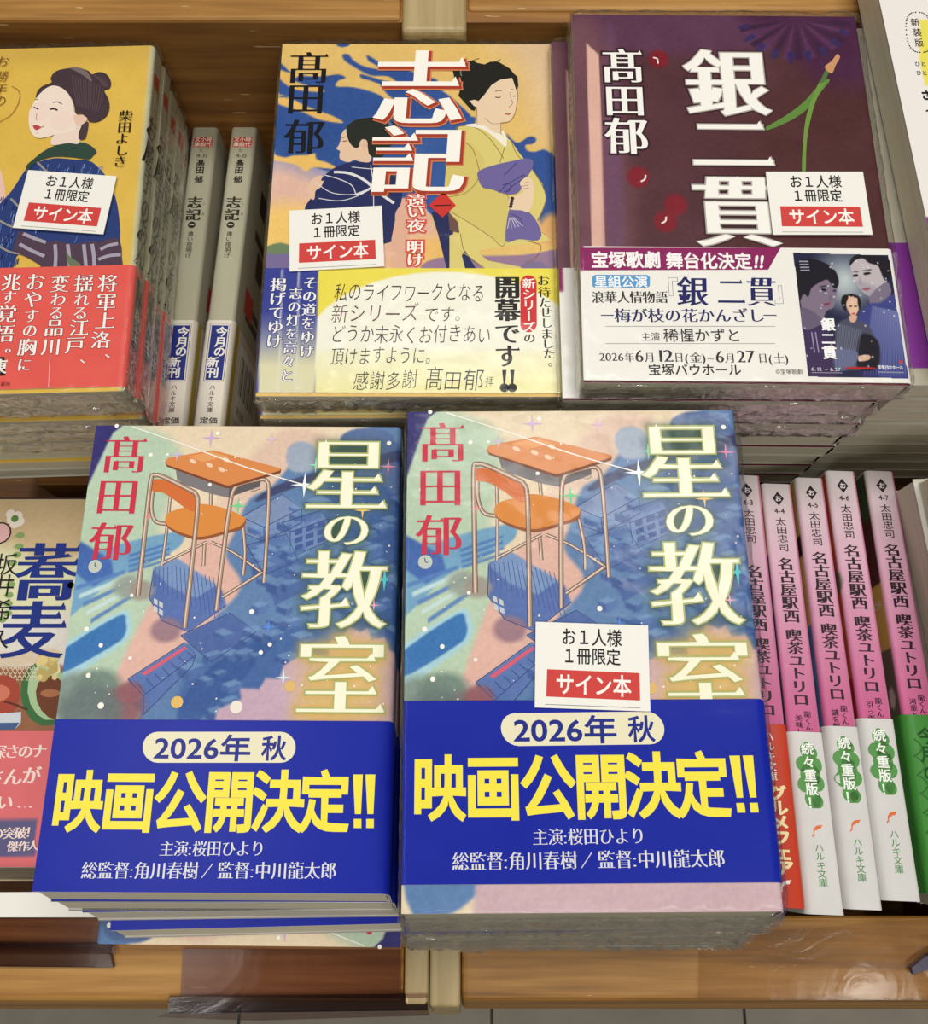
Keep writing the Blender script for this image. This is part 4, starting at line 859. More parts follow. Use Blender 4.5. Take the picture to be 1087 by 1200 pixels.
    Fq = np.stack([I[:-1, :-1], I[:-1, 1:], I[1:, 1:], I[1:, :-1]], -1).reshape(-1, 4)[ins]
    poster = mesh('stage_poster_print', Vv, Fq.tolist(), M['obi'], pc.lincol().reshape(-1, 3))
    pl = Art(sz.map, pm, .58)
    for ch, y, w in (('銀', 588, 92), ('二', 684, 88), ('貫', 778, 96)): pl.G(ch, (402 if ch != '貫' else 412, y), w, w, (248, 248, 250), 'mincho', .05, GP, h=.59)
    pl.rowp('6.12', (286, 890), (360, 892), 34, (226, 224, 236), GP, h=.59); pl.rowp('6.27', (414, 893), (490, 894), 34, (226, 224, 236), GP, h=.59); pl.rowp('~', (378, 892), (400, 892), 30, (226, 224, 236), GP, h=.59); pl.rowp('宝塚バウホール', (738, 878), (912, 882), 28, (236, 236, 240), GP, h=.59, d=.02)
    pl.line([(290, 916), (500, 918)], .12, (200, 200, 210), GP, h=.59); pl.line([(745, 912), (916, 916)], .35, (150, 150, 170), GP, h=.59); pl.poly([(884, 832), (904, 832), (906, 856), (886, 856)], (206, 60, 44), GP, h=.59)
    for k in range(4): pl.line([(205+k*3, 160+k*20), (268+k*3, 160+k*20)], .5, (150, 150, 170), GP, h=.59)
    for k in range(2): pl.line([(290+k*26, 640), (310+k*28, 780)], .4, (150, 140, 170), GP, h=.59)
    b = Book(sz, jacket, obi, 0, (author, title), drawing, oa); b.poster = (poster, pl.build('poster_lettering', M['obi']))
    return b, pm, sz
gini, pmg, szg = gini_book(); V0g = view(650, 0, 1087)
GG = 'copies of the maroon novel'
e = flat('paperback_book', gini, 91.5, 189.7, 89.2, -.57, 'dark maroon paperback with white title and theatre-poster band, topmost of its pile', GG, film=True, card=card_at(szg, pmg, (V0g((632, 690)), V0g((935, 690)), V0g((615, 503))), .9))
ob = [c for c in e.children if c.name.startswith('obi_band')][0]; obj('stage_poster_print', gini.poster[0], ob); obj('poster_lettering', gini.poster[1], ob)
for k, (dx, dy, yw) in enumerate(((-5.9, -1, -.3), (-5.0, .6, -.4), (-1, .2, -.6), (-2, .4, -.5), (-.6, 0, -.6), (-1.4, .5, -.4), (-.8, .3, -.5), (-1.6, 0, -.6))):
    flat('paperback_book', gini, 91.5+dx, 189.7+dy, 78.0-k*11.2, yw, 'dark maroon paperback in the shrink-wrapped pile, number %s below the topmost' % ('one', 'two', 'three', 'four', 'five', 'six', 'seven', 'eight')[k] if k > 1 else 'maroon paperback jutting left from the pile, %s under the topmost' % ('directly', 'second')[k], GG, detail=False, film=k < 3)


# ------------------------------------------------------------------ yellow book at the upper left (cut by the frame)
def girl_book():
    sz = Size(105, 148, 9.6); pm = pxmap(-172.3, 195.2, 68.5, 1.66, sz); T = view(0, 60, 170, 785); U = view(0, 280, 330)
    cv = Canvas(sz.se, sz.h, .5, (222, 184, 82), pm); P = lambda pts, c, s=.5, a=1, sm=True: cv.poly(pts, c, T, s, a, sm)
    cv.mixc(np.clip((cv.W-136)/8, 0, 1)*.5, (200, 164, 80)); cv.mixc(np.clip((cv.U-102.5)/2.2, 0, 1), (192, 192, 166))
    cv.noise(4, 8, 3); cv.noise(2.5, .8, 5)
    jacket = wrap_mesh('jacket', sz, cv, M['print'], backcol=(196, 196, 172))
    d = Art(sz.map, pm, .05); Y = lambda p, c, **k: d.poly(p, c, T, smooth=True, **k); L = lambda p, w, c, **k: d.line(p, w, c, T, **k)
    Y([(-40, 640), (0, 640), (18, 700), (30, 780), (24, 850), (-40, 900)], (232, 192, 178))
    Y([(-40, 900), (60, 760), (100, 700), (140, 640), (180, 610), (290, 580), (400, 586), (490, 596), (560, 660), (600, 720), (640, 860), (645, 1050), (560, 1080), (200, 1070), (100, 1100), (60, 1190), (-40, 1190)], (44, 62, 120))
    rr = random.Random(5)
    for k in range(95):
        x, y = rr.uniform(150, 560), rr.uniform(610, 1150) if rr.random() < .3 else rr.uniform(610, 690)
        if rr.random() < .45: x, y = rr.uniform(0, 110), rr.uniform(780, 1150)
        L([(x, y), (x-rr.uniform(5, 16), y+rr.uniform(20, 50))], .35, rr.choice([(88, 118, 180), (30, 44, 92), (120, 146, 196), (66, 92, 156)]), h=.30)
    d.h = .31
    for p in ([(200, 600), (240, 640), (260, 660)], [(60, 800), (110, 850), (130, 860)], [(0, 920), (60, 950), (110, 960)], [(0, 1060), (60, 1090), (120, 1100)]): L(p, .8, (150, 146, 140))
    for q in ([(78, 1064), (96, 1000), (112, 975), (190, 1004), (250, 1030), (258, 1062), (240, 1120), (236, 1165), (150, 1120), (84, 1088)], [(258, 1040), (400, 1046), (545, 1042), (552, 1200), (240, 1200)], [(548, 1036), (600, 1018), (640, 1018), (658, 1060), (660, 1110), (655, 1200), (520, 1200), (535, 1100)]): Y(q, (82, 62, 80))
    for p in ([(128, 990), (190, 1016), (250, 1038)], [(108, 1046), (170, 1080), (242, 1112)], [(300, 1048), (304, 1110), (300, 1180)], [(368, 1048), (376, 1110), (380, 1180)], [(455, 1048), (462, 1110), (468, 1180)], [(500, 1046), (510, 1110), (512, 1180)], [(545, 1076), (590, 1054), (640, 1044)], [(534, 1130), (590, 1110), (655, 1104)]): L(p, 1.3, (168, 160, 178))
    Y([(360, 1080), (376, 1110), (440, 1160), (400, 1180), (372, 1150)], (104, 120, 92))
    Y([(146, 622), (180, 590), (230, 550), (290, 518), (370, 502), (440, 496), (490, 512), (524, 546), (506, 568), (478, 588), (400, 578), (300, 574), (230, 590), (190, 612), (150, 648)], (48, 72, 62))
    sk = (240, 222, 208)
    Y([(282, 510), (292, 460), (360, 440), (420, 420), (440, 400), (432, 498), (370, 500)], (236, 214, 200))
    d.poly([(196, 262), (176, 300), (160, 340), (158, 390), (166, 430), (182, 458), (212, 474), (262, 466), (300, 455), (350, 448), (400, 430), (440, 404), (470, 380), (480, 352), (460, 340), (430, 354), (404, 330), (396, 280), (350, 205), (300, 180), (240, 205)], sk, T, smooth=True)
    for c, r_ in (((220, 330), 4.2), ((330, 380), 4.5)): d.dot(c, r_, (240, 217, 204), T)
    Y([(400, 350), (430, 352), (460, 345), (474, 372), (450, 392), (420, 410), (404, 380)], (234, 196, 180))
    Y([(196, 256), (204, 222), (230, 194), (280, 172), (276, 152), (290, 124), (320, 106), (370, 96), (430, 94), (480, 110), (500, 128), (540, 116), (580, 130), (602, 170), (594, 205), (566, 216), (588, 262), (594, 310), (580, 350), (552, 376), (518, 388), (484, 384), (470, 362), (440, 344), (412, 340), (404, 300), (384, 250), (340, 205), (292, 190), (250, 205), (216, 236)], (70, 54, 62))
    Y([(478, 386), (478, 420), (466, 470), (450, 482), (428, 478), (430, 440), (450, 400)], (74, 58, 64)); Y([(380, 94), (430, 92), (470, 112), (496, 150), (494, 168), (460, 140), (420, 116)], (120, 104, 104))
    for k in range(12): L([(392+k*15, 132+k*6), (404+k*13, 220+k*5), (420+k*10, 300+k*3)], .22, (100, 80, 88))
    for k in range(6): L([(500+k*14, 130+k*4), (530+k*10, 150+k*6), (560+k*5, 190+k*2)], .2, (96, 78, 86))
    L([(184, 306), (196, 312), (212, 318)], .5, (60, 40, 46)); L([(272, 318), (296, 316), (314, 324)], .7, (60, 40, 46)); L([(190, 266), (206, 264)], .3, (110, 84, 84)); L([(288, 282), (312, 278), (338, 290)], .4, (90, 66, 70)); L([(202, 340), (198, 368), (206, 380)], .25, (196, 140, 130)); 
    Y([(182, 408), (200, 404), (216, 410), (226, 416), (204, 430), (190, 426)], (186, 70, 78)); L([(172, 400), (182, 408)], .25, (150, 60, 70)); L([(226, 416), (242, 410)], .25, (150, 60, 70)); L([(196, 446), (212, 448)], .2, (210, 160, 150))
    L([(66, 194), (96, 210), (110, 240), (100, 290), (60, 350), (0, 386)], .25, (150, 100, 50))
    drawing = d.build('jacket_drawing', M['print']); hl = d.h+.01
    a = Art(sz.map, pm)
    for ch, c in zip('柴田よしき', ((682, 354), (676, 415), (664, 476), (660, 540), (652, 600))): a.G(ch, c, 78, 66, (34, 28, 26), 'mincho', .01, T, h=hl)
    author = a.build('author_lettering', M['print']); t = Art(sz.map, pm)
    for ch, c in zip('お勝手の', ((16, 60), (14, 140), (6, 212), (2, 272))): t.G(ch, c, 76, 66, (110, 64, 36), 'light', 0, T, h=hl, slant=.15)
    um = (sz.sp+sz.se)/2; title = t.build('title_lettering', M['print']); t = Art(sz.map)
    for ch, v in zip('お勝手のあん', (112, 100, 88, 76, 66, 56)): t.glyph(ch, (um+random.uniform(-.6, .6), v), 8.0, 12.5, (34, 32, 28), 'mincho', .02, h=.1, slant=.2)
    t.add([(um-2.4, 131), (um+2.4, 131), (um+2.4, 137.5), (um-2.4, 137.5)], [(0, 1, 2, 3)], C(204, 50, 46), .1)
    title = (title, t.build('spine_lettering', M['print']))
    ov1 = pm(U((200, 110)))[1]; oc = Canvas(sz.se, ov1-1.5, 1, (228, 94, 86)); oc.noise(3, 6, 9)
    obi = wrap_mesh('obi_band', sz, oc, M['obi'], 1.5, .5, .3, (222, 84, 80))
    o = Art(sz.map, pm, .53); H = .57; ring = ((.03, (150, 46, 50)),)
    for tx, pts, w in (('将軍上洛、', ((418, 174), (412, 246), (408, 318), (392, 392), (400, 470)), 82), ('揺れる江戸、', ((326, 174), (318, 236), (312, 288), (308, 345), (292, 412), (304, 490)), 80), ('変わる品川', ((234, 176), (228, 236), (220, 288), (212, 345), (200, 418)), 80), ('おやすの胸に', ((140, 168), (130, 236), (124, 300), (118, 356), (108, 420), (98, 488)), 78), ('兆す覚悟。', ((48, 170), (36, 228), (28, 292), (20, 368), (16, 450)), 84)):
        for ch, p in zip(tx, pts):
            k = .8 if ch in 'れるわのす、。に' else 1
            o.G(ch, p, w*k*.95, 72*k, (250, 244, 240), 'mincho', .010, U, h=H, rings=ring, vertical=ch in '、。')
    o.line([(196, 450), (190, 575)], .2, (240, 200, 190), U, h=H); o.poly([(-40, 458), (20, 458), (24, 530), (-40, 534)], (24, 20, 20), U, h=.55); o.G('東', (2, 495), 56, 60, (244, 240, 236), 'mincho', .04, U, h=H)
    o.rowp('事所', (4, 562), (44, 564), 18, (40, 20, 20), U, h=H)
    # spine part of the band: dark cartouche
    o.add([(um-2.6, 18), (um+2.6, 18), (um+2.6, 46), (um-2.6, 46)], [(0, 1, 2, 3)], C(30, 26, 26), .54)
    for ch, v in (('亭', 31), ('主', 24)): o.glyph(ch, (um, v), 5, 7, (236, 232, 224), 'mincho', .02, h=H)
    oa = o.build('obi_lettering', M['obi'])
    return Book(sz, jacket, obi, 0, (author,)+title, drawing, oa), pm, sz, T
girl, pmy, szy, Tg = girl_book(); GY = 'copies of the yellow novel with the coral band'
flat('paperback_book', girl, -172.3, 195.2, 68.5, 1.66, 'yellow paperback with a woman in blue kimono and coral band, topmost at upper left', GY, film=True, card=card_at(szy, pmy, (Tg((78, 966)), Tg((606, 1004)), Tg((148, 648))), .9))
for k in range(7):
    flat('paperback_book', girl, -172.3+(.3, -.6, -.6, -2.6, -3.2, -3.8, -4.4)[k], 195.2-k*.2+(.5, -1, .2, 0, .6, -.4, .2)[k], 68.5-10.8*(k+1), 1.66+(.2, -.3, .1, -.1, .2, 0, .1)[k], 'yellow paperback with coral band in the upper left pile, %s spine below the topmost' % ('first', 'second', 'third', 'fourth', 'fifth', 'sixth', 'seventh')[k], GY, film=k < 4)
# ------------------------------------------------------------------ spine-out books
def stand(name, bk, pt, pb, lean, label, group=None, L=148.0, **k):
    """spine facing up; spine centre runs from pixel pt (top) to pixel pb (bottom); lean = how far its head drops back."""
    lo, hi = -60.0, 200.0
    def solve(zb):
        x0, y0 = unproj(*pb, zb); zt = zb
        for _ in range(30): x1, y1 = unproj(*pt, zt); zt = zb-math.tan(R(lean))*(y1-y0)
        return Vector((x0, y0, zb)), Vector((x1, y1, zt))
    for _ in range(50):
        m = (lo+hi)/2; b, t = solve(m)
        if (t-b).length > L: lo = m
        else: hi = m
    Yl = (t-b).normalized(); N = Vector((0, 0, 1)); N = (N-N.dot(Yl)*Yl).normalized(); Zl = N.cross(Yl)
    c = (b+t)/2-N*(bk.sz.w/2)-Zl*(bk.sz.t/2)
    m = Matrix((N, Yl, Zl)).transposed().to_4x4(); m.translation = c*MM
    print('STAND', name, label[:30], [round(q, 1) for q in b], [round(q, 1) for q in t])
    return bk.place(name, RACK @ m, label, group, **k)
def cloud(o, um, v, w, h):
    for dx, dy, r_ in ((0, h*.36, w*.34), (-.28*w, h*.16, w*.30), (.26*w, h*.14, w*.32), (-.30*w, -h*.14, w*.30), (.28*w, -h*.12, w*.31), (0, -h*.34, w*.36), (0, 0, w*.45), (.18*w, h*.32, w*.25), (.2*w, -h*.38, w*.25)): o.dot((um+dx, v+dy), r_, (84, 148, 74), h=.545, ry=r_*1.15)
def dolphin(o, um, v, c, k=1.0):
    P = [(-2.3, -2.6), (-1.5, -1.6), (-1.4, -.2), (-.6, 1.0), (.6, 1.7), (1.6, 1.8), (2.9, 1.9), (2.1, 1.0), (1.9, .4), (1.0, .4), (.3, .2), (.4, -.6), (-.2, 0), (-.8, -.6), (-1.1, -1.6), (-.9, -2.4), (-1.5, -2.2), (-1.9, -3.2)]
    o.poly([(um+x*k, v+y*k) for x, y in P], c, h=.55)
def cafe_book(num, sub, t, kind, art):
    sz = Size(105, 148, t, 1.3); um = (sz.sp+sz.se)/2
    cv = Canvas(sz.se, sz.h, 1.0, (206, 190, 192)); r_ = np.clip((148-cv.W)/100, 0, 1)
    for a0, c in ((0, (200, 194, 190)),): pass
    cv.c = np.where(r_[..., None] < .35, np.array((206, 198, 196))*(1-r_[..., None]/.35)+np.array((214, 170, 190))*r_[..., None]/.35, np.array((214, 170, 190))*(1-(r_[..., None]-.35)/.65)+np.array((196, 84, 134))*(r_[..., None]-.35)/.65)
    front = cv.U < sz.w-1.5
    for (v0, v1, c) in art: cv.mixc((front & (cv.W >= v0) & (cv.W < v1)).astype(float), c)
    for k in range(5): cv.blob((rnd5.uniform(86, 102), rnd5.uniform(20, 130)), rnd5.uniform(2, 6), rnd5.uniform(3, 8), rnd5.choice([(200, 180, 90), (220, 214, 200), (150, 60, 50), (70, 90, 60)]), None, .8, .2) if k < 4 else None
    cv.c[~front] = cv.c[~front]
    cv.noise(2, 3, num)
    jacket = wrap_mesh('jacket', sz, cv, M['print'], backcol=(196, 120, 150))
    a = Art(sz.map); K = (44, 30, 36); w = min(t, 10.5)/10.5*1.1
    a.poly([(um, 139.0), (um+2.1, 141.9), (um, 144.8), (um-2.1, 141.9)], K, h=.07); a.glyph('お', (um, 141.9), 2.4, 2.6, (230, 222, 222), h=.09, d=.02)
    a.row('4-%d' % num, (um-1.9, 137), (um+1.9, 137), 2.8, K, h=.07, d=.02)
    for ch, v in zip('太田忠司', (132.6, 129.2, 125.8, 122.4)): a.glyph(ch, (um, v), 3.7*w, 3.4, K, h=.07, d=.006)
    ty = 116 if num != 3 else 110
    for i, ch in enumerate('名古屋駅西'): a.glyph(ch, (um, ty-i*4.9), 5.4*w, 5.1, K, 'mincho', .026, h=.07)
    for i, ch in enumerate('喫茶ユトリロ'): a.glyph(ch, (um, ty-26.6-i*4.5), 5.2*w, 4.7, K, 'mincho', .026, h=.07)
    if sub:
        for i, ch in enumerate(sub[0]): a.glyph(ch, (um+1.6, ty-54-i*2.25), 2.5, 2.3, K, 'mincho', .02, h=.07)
        for i, ch in enumerate(sub[1]): a.glyph(ch, (um-1.5, ty-55.4-i*2.25), 2.5, 2.3, K, 'mincho', .02, h=.07)
    if 'OF' in kind: a.row('OF', (sz.w-9, 96), (sz.w-3, 96), 3.6, (224, 214, 190), h=.07, d=.03)
    letters = a.build('spine_lettering', M['print'])
    oh = 56; col = {'white': (212, 210, 207), 'red': (196, 62, 38), 'green': (64, 134, 54)}[kind.split()[0]]  # white is greyed: the weaker light on the spines is in the colour
    oc = Canvas(sz.se, oh, 2.0, col); oc.noise(3, 4, num)
    obi = wrap_mesh('obi_band', sz, oc, M['obi'], 0, .5, .3, col)
    o = Art(sz.map, None, .53)
    if kind == 'white':
        cloud(o, um, 42, 7.4, 22)
        for i, ch in enumerate('続々重版！'): o.glyph(ch, (um, 50.5-i*4.3), 4.3, 4.2, (244, 246, 240), h=.57, d=.02)
        dolphin(o, um, 25, (222, 110, 56), .75)
        for i, ch in enumerate('ハルキ文庫'): o.glyph(ch, (um+.2, 19.6-i*2.6), 3.0, 2.7, (84, 140, 84), h=.56, d=.006)
    elif kind == 'red':
        for i, ch in enumerate('ハルキ文庫'): o.glyph(ch, (um-.6, 52-i*3.2), 3.2, 3.2, (246, 236, 224), h=.56, d=.012)
        for i, ch in enumerate('グルメフェア'): o.glyph(ch, (um+.4, 34-i*4.5), 6.2, 5.0, (246, 226, 170), h=.56, d=.045)
        dolphin(o, um, 6.5, (246, 236, 224), .8)
    else:
        for i, ch in enumerate('今月の'): o.glyph(ch, (um+.8, 49-i*6), 6, 6, (30, 70, 34), h=.56, d=.02)
        for k in range(7): o.line([(um-4.2, 6+k*6), (um-1, 9+k*6), (um-3.4, 12+k*6)], .5, (44, 104, 40), h=.55)
        dolphin(o, um, 9, (226, 232, 214), .9)
    oa = o.build('obi_lettering', M['obi'])
    return Book(sz, jacket, obi, 0, (letters,), None, oa)
rnd5 = random.Random(11)
_pl = Book.place
GC = 'pink spined books standing at the right'
spec = [(3, None, 10.5, 'red', ((0, 148, (140, 60, 50)),), (873, 557), (921, 1064), 'pink spined paperback with orange-red band, right beside the front pile'),
        (4, ('龍くんは', '美味しく食べる'), 10.8, 'white', ((120, 148, (190, 170, 90)), (60, 120, (52, 72, 112)), (0, 60, (40, 60, 90))), (909.5, 567), (967, 1072), 'pink spined paperback numbered 4-4 with white band and green badge'),
        (5, ('龍くんは食べながら', '謎を解く'), 10.0, 'white', ((126, 148, (176, 164, 84)), (118, 126, (50, 40, 34)), (92, 118, (196, 176, 90)), (50, 92, (84, 124, 172)), (0, 50, (216, 210, 206))), (948, 560), (1013, 1066), 'pink spined paperback numbered 4-5 with white band and green badge'),
        (6, ('龍くんは', '引っ張りだこ'), 10.6, 'white', ((70, 148, (176, 86, 44)), (0, 70, (150, 46, 44))), (984.5, 552), (1057, 1056), 'pink spined paperback numbered 4-6 with white band and green badge'),
        (7, ('龍くんは', '河童と踊る'), 10.6, 'green OF', ((130, 148, (60, 84, 52)), (104, 130, (84, 52, 44)), (80, 104, (206, 182, 92)), (0, 80, (104, 98, 84))), (1030, 552), (1111, 1048), 'pink spined paperback numbered 4-7 with green band')]
LEAN = 6.0
for num, sub, t, kind, art, pt, pb, lab in spec: stand('paperback_book', cafe_book(num, sub, t+.45, kind, art), pt, pb, LEAN, lab, None)
# dark red book sunk beside them
def plain_book(w, h, t, col, spine=None, obic=None, obih=60, pages='pages', v0=0, film=False):
    sz = Size(w, h, t, 1.2); cv = Canvas(sz.se, sz.h, 3, col)
    if spine: cv.c[cv.U > sz.w-1.6] = spine
    cv.noise(3, 5, 4); j = wrap_mesh('jacket', sz, cv, M['print'], backcol=spine or col); ob = None
    if obic: oc = Canvas(sz.se, obih, 3, obic); ob = wrap_mesh('obi_band', sz, oc, M['obi'], v0, .5, .3, obic)
    return Book(sz, j, ob, 0, None, None, None, film, pages)
stand('paperback_book', plain_book(105, 148, 11, (110, 26, 24), (92, 22, 22)), (1112, 640), (1190, 1096), LEAN, 'dark red book standing sunk behind the green-banded spine')
# ---- two grey spines at the upper left
def grey_book():
    sz = Size(105, 148, 11.6, 1.5); um = (sz.sp+sz.se)/2; cv = Canvas(sz.se, sz.h, 1.5, (176, 172, 148)); cv.noise(2, 6, 2)
    jacket = wrap_mesh('jacket', sz, cv, M['print'], backcol=(166, 160, 138)); a = Art(sz.map); K = (52, 46, 40)
    a.add([(um-4.2, 137.0), (um+4.2, 137.0), (um+4.2, 142.6), (um-4.2, 142.6)], [(0, 1, 2, 3)], C(204, 60, 52), .07)
    for i, (tx, v) in enumerate((('文小時', 141.2), ('庫説代', 138.5))):
        for j, ch in enumerate(tx): a.glyph(ch, (um-2.6+j*2.6, v), 2.6, 2.6, (236, 224, 206), h=.09, d=.02)
    a.glyph('た', (um-.4, 135.2), 2.0, 2.0, K, h=.07); a.row('19-33', (um-2.6, 132.3), (um+2.6, 132.3), 2.4, K, h=.07, d=.01)
    for ch, v in (('髙', 128.6), ('田', 124.6), ('郁', 119.6)): a.glyph(ch, (um, v), 4.0, 4.0, K, h=.07, d=.03)
    for ch, v in (('志', 107.6), ('記', 101.2)): a.glyph(ch, (um-.6, v), 6.6, 6.4, K, 'mincho', .03, h=.07)
    a.glyph('し', (um+3.6, 107), 1.6, 1.6, K, h=.07); a.glyph('き', (um+3.6, 101.5), 1.6, 1.6, K, h=.07)
    a.dot((um-.8, 96), 1.7, K, h=.07); a.line([(um-1.8, 96), (um+.2, 96)], .4, (210, 204, 180), h=.09)
    for i, ch in enumerate('遠い夜明け'): a.glyph(ch, (um-.8, 91.4-i*2.7), 2.7, 2.7, K, h=.07, d=.01)
    ub = sz.se+sz.q
    for k, (v, h_, x, w) in enumerate(((116, 12, 16, 10), (100, 5, 14, 16), (84, 14, 20, 12), (64, 4, 12, 20), (58, 4, 12, 20))): a.add([(ub+x, v), (ub+x+w, v), (ub+x+w, v+h_), (ub+x, v+h_)], [(0, 1, 2, 3)], C(70, 66, 60), .07)
    a.add([(ub+9, 60), (ub+22, 60), (ub+22, 72), (ub+9, 72)], [(0, 1, 2, 3)], C(196, 70, 60), .09)
    letters = a.build('spine_lettering', M['print'])
    oc = Canvas(sz.se, 49, 1.5, (226, 218, 204)); obi = wrap_mesh('obi_band', sz, oc, M['obi'], 0, .5, .3, (196, 188, 172))
    o = Art(sz.map, None, .53); N = (44, 54, 128)
    o.add([(ub+.3, 0), (ub+5, 0), (ub+5, 49), (ub+.3, 49)], [(0, 1, 2, 3)], C(180, 154, 60), .54)
    o.add([(ub+9, 10), (ub+40, 10), (ub+40, 44), (ub+9, 44)], [(0, 1, 2, 3)], C(226, 222, 208), .54)
    for k in range(14): o.add([(ub+11+k*2, 22), (ub+11.4+k*2+(k % 3)*.4, 22), (ub+11.4+k*2+(k % 3)*.4, 40), (ub+11+k*2, 40)], [(0, 1, 2, 3)], C(44, 40, 38), .57)
    o.row('定価', (ub+11, 15), (ub+24, 15), 4, (60, 56, 50), h=.57)
    x0, x1, y0, y1 = um-3.3, um+3.5, 21.5, 46.5
    o.line([(x0-.6, y0-.6), (x1+.6, y0-.6), (x1+.6, y1+.6), (x0-.6, y1+.6), (x0-.6, y0-.6)], .22, N, h=.55, smooth=False); o.add([(x0, y0), (x1, y0), (x1, y1), (x0, y1)], [(0, 1, 2, 3)], C(*N), .55)
    for ch, (dx, v) in zip('今月の新刊', ((1.2, 43.6), (1.2, 38.8), (1.2, 34.4), (-.9, 29.6), (-.5, 24.8))): o.glyph(ch, (um+dx-.1, v), 4.9, 4.9, (236, 232, 224), h=.575, d=.03)
    for i, ch in enumerate('ハルキ文庫'): o.glyph(ch, (um, 18.2-i*2.5), 2.5, 2.5, (60, 52, 46), h=.56, d=.01)
    o.row('定価', (um-3.6, 3.6), (um+3.6, 3.6), 3, (60, 52, 46), h=.56, d=.02)
    return Book(sz, jacket, obi, 0, (letters,), None, o.build('obi_lettering', M['obi']))
grey = grey_book(); GR = 'grey spined paperbacks standing at the upper left'
stand('paperback_book', grey, (240, 149), (199, 503), 1.5, 'grey spined paperback with navy cartouche, left of the two beside the yellow pile', GR)
stand('paperback_book', grey, (286, 149), (243.5, 503), 1.5, 'grey spined paperback with navy cartouche, right of the two, back cover showing', GR)
